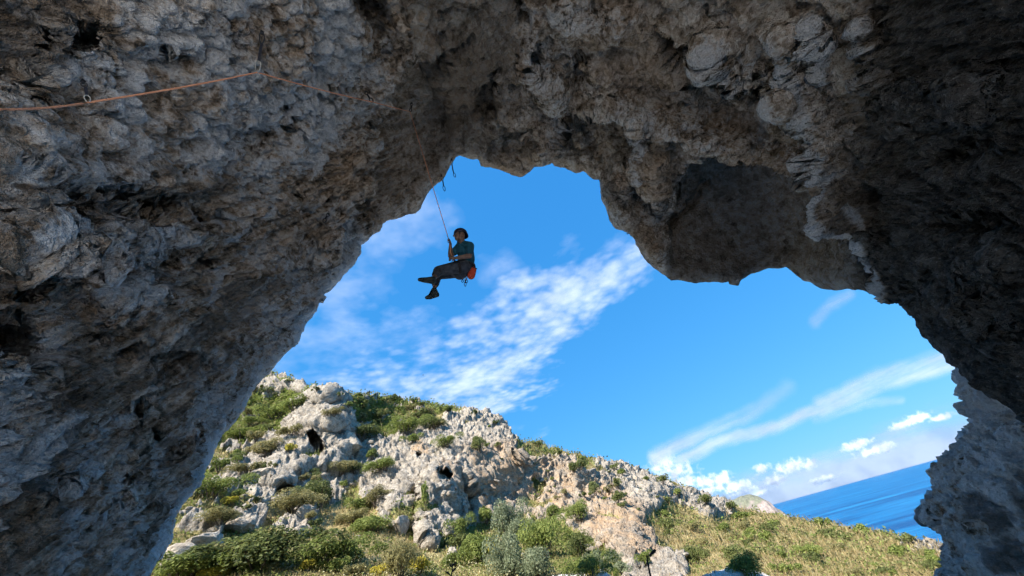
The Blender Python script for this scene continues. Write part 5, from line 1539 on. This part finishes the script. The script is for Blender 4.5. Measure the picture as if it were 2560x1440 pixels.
MAT_PANT = flat_mat('slate_trousers', (0.022, 0.027, 0.038), (0.070, 0.080, 0.10), 11.0, 0.9, 0, 0.03)
MAT_SHOE = flat_mat('climbing_shoe_rubber', (0.010, 0.014, 0.014), (0.03, 0.045, 0.042), 40.0, 0.7)
MAT_HELMET = flat_mat('helmet_shell', (0.025, 0.02, 0.035), (0.04, 0.032, 0.055), 20.0, 0.35)
MAT_STRAP = flat_mat('harness_webbing', (0.010, 0.010, 0.014), (0.03, 0.03, 0.036), 90.0, 0.9)
MAT_BAG = flat_mat('red_chalk_bag', (0.50, 0.055, 0.025), (0.62, 0.085, 0.035), 60.0, 0.8, 0, 0.004)
MAT_HAIR = flat_mat('dark_hair', (0.02, 0.014, 0.01), (0.05, 0.035, 0.025), 80.0, 0.7)
# directions of the head: it looks to the photograph's left, slightly down
hf = (-VR * 0.93 - UPW * 0.10 - VF * 0.30).normalized(); hu = (UPW * 0.98 + VR * 0.05).normalized(); hs_ = hu.cross(hf).normalized(); hu = hf.cross(hs_)
body = [ellipsoid(head_c, hf * 0.098, hs_ * 0.075, hu * 0.118), capsule(head_c + hf * 0.045 - hu * 0.045, head_c + hf * 0.070 - hu * 0.085, 0.055, 0.038),
        ellipsoid(head_c + hf * 0.108 - hu * 0.012, hf * 0.020, hs_ * 0.014, hu * 0.026), ellipsoid(head_c + hf * 0.096 - hu * 0.058, hf * 0.012, hs_ * 0.024, hu * 0.010),
        ellipsoid(head_c + hf * 0.086 + hu * 0.016, hf * 0.018, hs_ * 0.055, hu * 0.012),
        ellipsoid(head_c + hs_ * 0.078 - hu * 0.01, hf * 0.026, hs_ * 0.012, hu * 0.034), ellipsoid(head_c - hs_ * 0.078 - hu * 0.01, hf * 0.026, hs_ * 0.012, hu * 0.034),
        capsule(head_c - hu * 0.08 - hf * 0.02, neck - UPW * 0.05, 0.056, 0.066), capsule(neck, chest, 0.075, 0.13), capsule(chest, belly, 0.145, 0.125), capsule(belly, pelvis, 0.125, 0.135),
        capsule(neck, sh_n, 0.06, 0.065), capsule(neck, sh_f, 0.06, 0.065),
        capsule(sh_n, el_n, 0.062, 0.045), capsule(el_n, el_n.lerp(wr_n, 0.35), 0.044, 0.046), capsule(el_n.lerp(wr_n, 0.35), wr_n, 0.046, 0.030),
        capsule(sh_f, el_f, 0.060, 0.045), capsule(el_f, el_f.lerp(wr_f, 0.35), 0.044, 0.045), capsule(el_f.lerp(wr_f, 0.35), wr_f, 0.045, 0.030),
        capsule(pelvis, hipA, 0.12, 0.10), capsule(pelvis, hipB, 0.12, 0.10), capsule(hipA, kneeA, 0.088, 0.058), capsule(hipB, kneeB, 0.088, 0.058),
        capsule(kneeA, kneeA.lerp(ankA, 0.35), 0.056, 0.057), capsule(kneeA.lerp(ankA, 0.35), ankA, 0.057, 0.036),
        capsule(kneeB, kneeB.lerp(ankB, 0.35), 0.056, 0.057), capsule(kneeB.lerp(ankB, 0.35), ankB, 0.057, 0.036)]


def hand_parts(wrist, palm, grip, side):
    """palm plus four fingers curled round grip and a thumb from the side of the palm"""
    d_ = (palm - wrist).normalized(); s_ = d_.cross(grip).normalized() * side; g_ = s_.cross(d_).normalized()
    pc = wrist + d_ * 0.055
    out = [ellipsoid(pc, d_ * 0.052, g_ * 0.040, s_ * 0.018), capsule(wrist, pc, 0.028, 0.026)]
    for k, (o_, L_) in enumerate(((-0.030, 0.040), (-0.010, 0.046), (0.010, 0.043), (0.029, 0.034))):
        b0 = pc + d_ * 0.040 + g_ * o_
        k1 = b0 + d_ * L_ * 0.75 + s_ * 0.012; k2 = k1 + s_ * L_ * 0.75 + d_ * 0.004; k3 = k2 - d_ * L_ * 0.55 + s_ * 0.004
        out += [capsule(b0, k1, 0.0100, 0.0092, 8), capsule(k1, k2, 0.0092, 0.0085, 8), capsule(k2, k3, 0.0085, 0.0072, 8)]
    t0 = pc - d_ * 0.015 - g_ * 0.034; t1 = t0 - g_ * 0.020 + d_ * 0.022 + s_ * 0.018; t2 = t1 + d_ * 0.018 + s_ * 0.026 + g_ * 0.008
    out += [capsule(t0, t1, 0.0125, 0.0105, 8), capsule(t1, t2, 0.0105, 0.0085, 8)]
    return out


body += hand_parts(wr_f, wr_f + (hd_f - wr_f).normalized() * 0.1, VF, 1)
body += hand_parts(wr_n, hd_n, UPW, 1)
body_o = child('body', fused('body', body, 0.0065, 2), MAT_SKIN, person)
for sgn in (1, -1):
    ec = head_c + hf * 0.089 + hs_ * 0.030 * sgn + hu * 0.004
    child('eye', mesh_of('eye', ellipsoid(ec, hf * 0.010, hs_ * 0.012, hu * 0.007, 10, 6)), MAT_HAIR, person)
slv_n = sh_n.lerp(el_n, 0.62); slv_f = sh_f.lerp(el_f, 0.62)
child('t_shirt', fused('t_shirt', [capsule(neck - UPW * 0.035, chest, 0.082, 0.150), capsule(chest, belly, 0.160, 0.145), capsule(belly, belly.lerp(pelvis, 0.6), 0.145, 0.142),
                                   ellipsoid(chest + VF * 0.0, (sh_n - sh_f).normalized() * 0.19, UPW * 0.12, (sh_n - sh_f).cross(UPW).normalized() * 0.125),
                                   capsule(neck - UPW * 0.03, sh_n, 0.070, 0.080), capsule(neck - UPW * 0.03, sh_f, 0.070, 0.078), capsule(sh_n, slv_n, 0.080, 0.070), capsule(sh_f, slv_f, 0.078, 0.068)], 0.010, 3), MAT_TEE, person)
cufA = kneeA.lerp(ankA, 0.55); cufB = kneeB.lerp(ankB, 0.68)
child('trousers', fused('trousers', [capsule(belly.lerp(pelvis, 0.62), pelvis, 0.140, 0.150), capsule(pelvis, hipA, 0.145, 0.125), capsule(pelvis, hipB, 0.145, 0.125), capsule(pelvis, J(1150, 684, 0.0), 0.15, 0.12),
                                     capsule(hipA, kneeA, 0.130, 0.092), capsule(hipB, kneeB, 0.130, 0.092), capsule(kneeA, cufA, 0.090, 0.072), capsule(kneeB, cufB, 0.088, 0.066)], 0.010, 3), MAT_PANT, person)


def shoe(ank, heel, ball, toe):
    return fused('climbing_shoe', [capsule(ank, heel, 0.052, 0.048), capsule(ank, ball, 0.052, 0.044), capsule(heel, ball, 0.046, 0.048), capsule(ball, toe, 0.050, 0.034)], 0.008, 2)


child('climbing_shoe', shoe(ankA + (ankA - kneeA).normalized() * 0.03, J(1083, 704, -0.46), J(1061, 700, -0.44), J(1049, 699, -0.42)), MAT_SHOE, person)
child('climbing_shoe', shoe(ankB + (ankB - kneeB).normalized() * 0.03, J(1092, 737, -0.14), J(1075, 742, -0.24), J(1067, 744, -0.27)), MAT_SHOE, person)
# helmet: shell with rim, chin strap
sv_, fv_ = [], []
rings_, sg = 9, 28
hc_ = head_c + hu * 0.020 - hf * 0.026
for i in range(rings_ + 1):
    t_ = (i / rings_) * 1.66
    for k in range(sg):
        an = 2 * math.pi * k / sg
        low = 0.10 * max(0.0, -math.cos(an)) if i >= rings_ - 1 else 0
        rr_ = math.sin(t_) if t_ < 1.5 else 1.0
        sv_.append(hc_ + hf * (0.120 * rr_ * math.cos(an)) + hs_ * (0.097 * rr_ * math.sin(an)) + hu * (0.122 * math.cos(t_) - low * 0.55))
for i in range(rings_):
    for k in range(sg):
        fv_.append((i * sg + k, i * sg + (k + 1) % sg, (i + 1) * sg + (k + 1) % sg, (i + 1) * sg + k))
hm = child('helmet', mesh_of('helmet', (sv_, fv_)), MAT_HELMET, person)
sm_ = hm.modifiers.new('thickness', 'SOLIDIFY'); sm_.thickness = 0.012; sm_.offset = -1
off_h = -Vector(person.location)
for sgn in (1, -1):
    o = link('strap', mesh_of('strap', strip([head_c + hs_ * 0.100 * sgn + hu * 0.01 + hf * 0.02, head_c + hs_ * 0.086 * sgn - hu * 0.05 + hf * 0.02, head_c + hs_ * 0.05 * sgn - hu * 0.105 + hf * 0.045, head_c - hu * 0.122 + hf * 0.055], 0.017, 0.004, hf)), MAT_STRAP, hm)
# harness
wc = belly.lerp(pelvis, 0.55); wx_ = (sh_n - sh_f).normalized(); wy_ = wx_.cross(UPW).normalized()
belt = []
for k in range(25):
    an = 2 * math.pi * k / 24
    belt.append(wc + wx_ * 0.168 * math.cos(an) + wy_ * 0.158 * math.sin(an))
legs = []
for hp, kn in ((hipA, kneeA), (hipB, kneeB)):
    ax_ = (kn - hp).normalized(); x_ = ax_.orthogonal().normalized(); y_ = ax_.cross(x_); cc = hp.lerp(kn, 0.22)
    legs.append(strip([cc + (x_ * math.cos(2 * math.pi * k / 20) + y_ * math.sin(2 * math.pi * k / 20)) * 0.118 for k in range(21)], 0.012, 0.05, ax_))
hn = child('harness', mesh_of('harness', strip(belt, 0.012, 0.055, UPW), *legs), MAT_STRAP, person)
link('belay_loop', mesh_of('belay_loop', tube([tie, tie.lerp(wc, 0.3), tie.lerp(wc, 0.62)], 0.012, 8), tube([tie + UPW * 0.03, tie - UPW * 0.03], 0.016, 8)), MAT_STRAP, hn)
tag(person, 'climber in teal shirt and dark helmet sitting on the rope with crossed legs', 'person')
# chalk bag and gear on the harness
bag = empty('chalk_bag', J(1178, 690, 0.03))
bt, bb = J(1183, 675, -0.06), J(1178, 689, -0.07)
child('pouch', fused('pouch', [capsule(bt, bb, 0.062, 0.074)], 0.008, 2), MAT_BAG, bag)
bax = (bb - bt).normalized(); bx = bax.orthogonal().normalized(); by = bax.cross(bx)
child('rim', mesh_of('rim', tube([bt - bax * 0.045 + (bx * math.cos(2 * math.pi * k / 16) + by * math.sin(2 * math.pi * k / 16)) * 0.054 for k in range(17)], 0.008, 6, False)), MAT_STRAP, bag)
child('loop', mesh_of('loop', tube([bt - bax * 0.05, (bt + wc) / 2 + UPW * 0.01, wc + (bt - wc).normalized() * 0.15], 0.006, 6)), MAT_STRAP, bag)
tag(bag, 'red chalk bag hanging behind the climber at the waist', 'chalk bag')
for i, (x0, y0, x1, y1, lab) in enumerate(((1158, 690, 1156, 706, 'left one of the quickdraws clipped under the climber'), (1163, 689, 1163, 716, 'longest of the quickdraws clipped under the climber'), (1166, 689, 1167, 707, 'quickdraw clipped under the climber nearest the red bag'))):
    a_, b_ = J(x0, y0, 0.02 * i), J(x1, y1, 0.02 * i)
    r0 = empty('racked_quickdraw', a_)
    child('carabiner', mesh_of('carabiner', oval(a_, a_.lerp(b_, 0.4), 0.036, 0.0062, VF)), MAT_METAL if i == 1 else MAT_DARKMETAL, r0)
    child('sling', mesh_of('sling', strip([a_.lerp(b_, 0.36), a_.lerp(b_, 0.68)], 0.018, 0.006, VF), smooth=False), MAT_SLING, r0)
    child('carabiner', mesh_of('carabiner', oval(a_.lerp(b_, 0.62), b_, 0.036, 0.0062, VF)), MAT_DARKMETAL, r0)
    tag(r0, lab, 'quickdraw', 'gear on the harness')
# a far bird over the ridge
bp = at(1058, 938, 60.0)
bird = empty('bird', bp)
child('body', mesh_of('body', capsule(bp - VR * 0.10, bp + VR * 0.08, 0.035, 0.02, 8)), MAT_STALK, bird)
for sgn in (1, -1):
    child('wing', mesh_of('wing', strip([bp, bp + VF * 0.16 * sgn + VU * 0.07, bp + VF * 0.30 * sgn + VU * 0.03], 0.07, 0.008, UPW), smooth=False), MAT_STALK, bird)
tag(bird, 'tiny dark bird flying over the cloud above the ridge', 'bird')
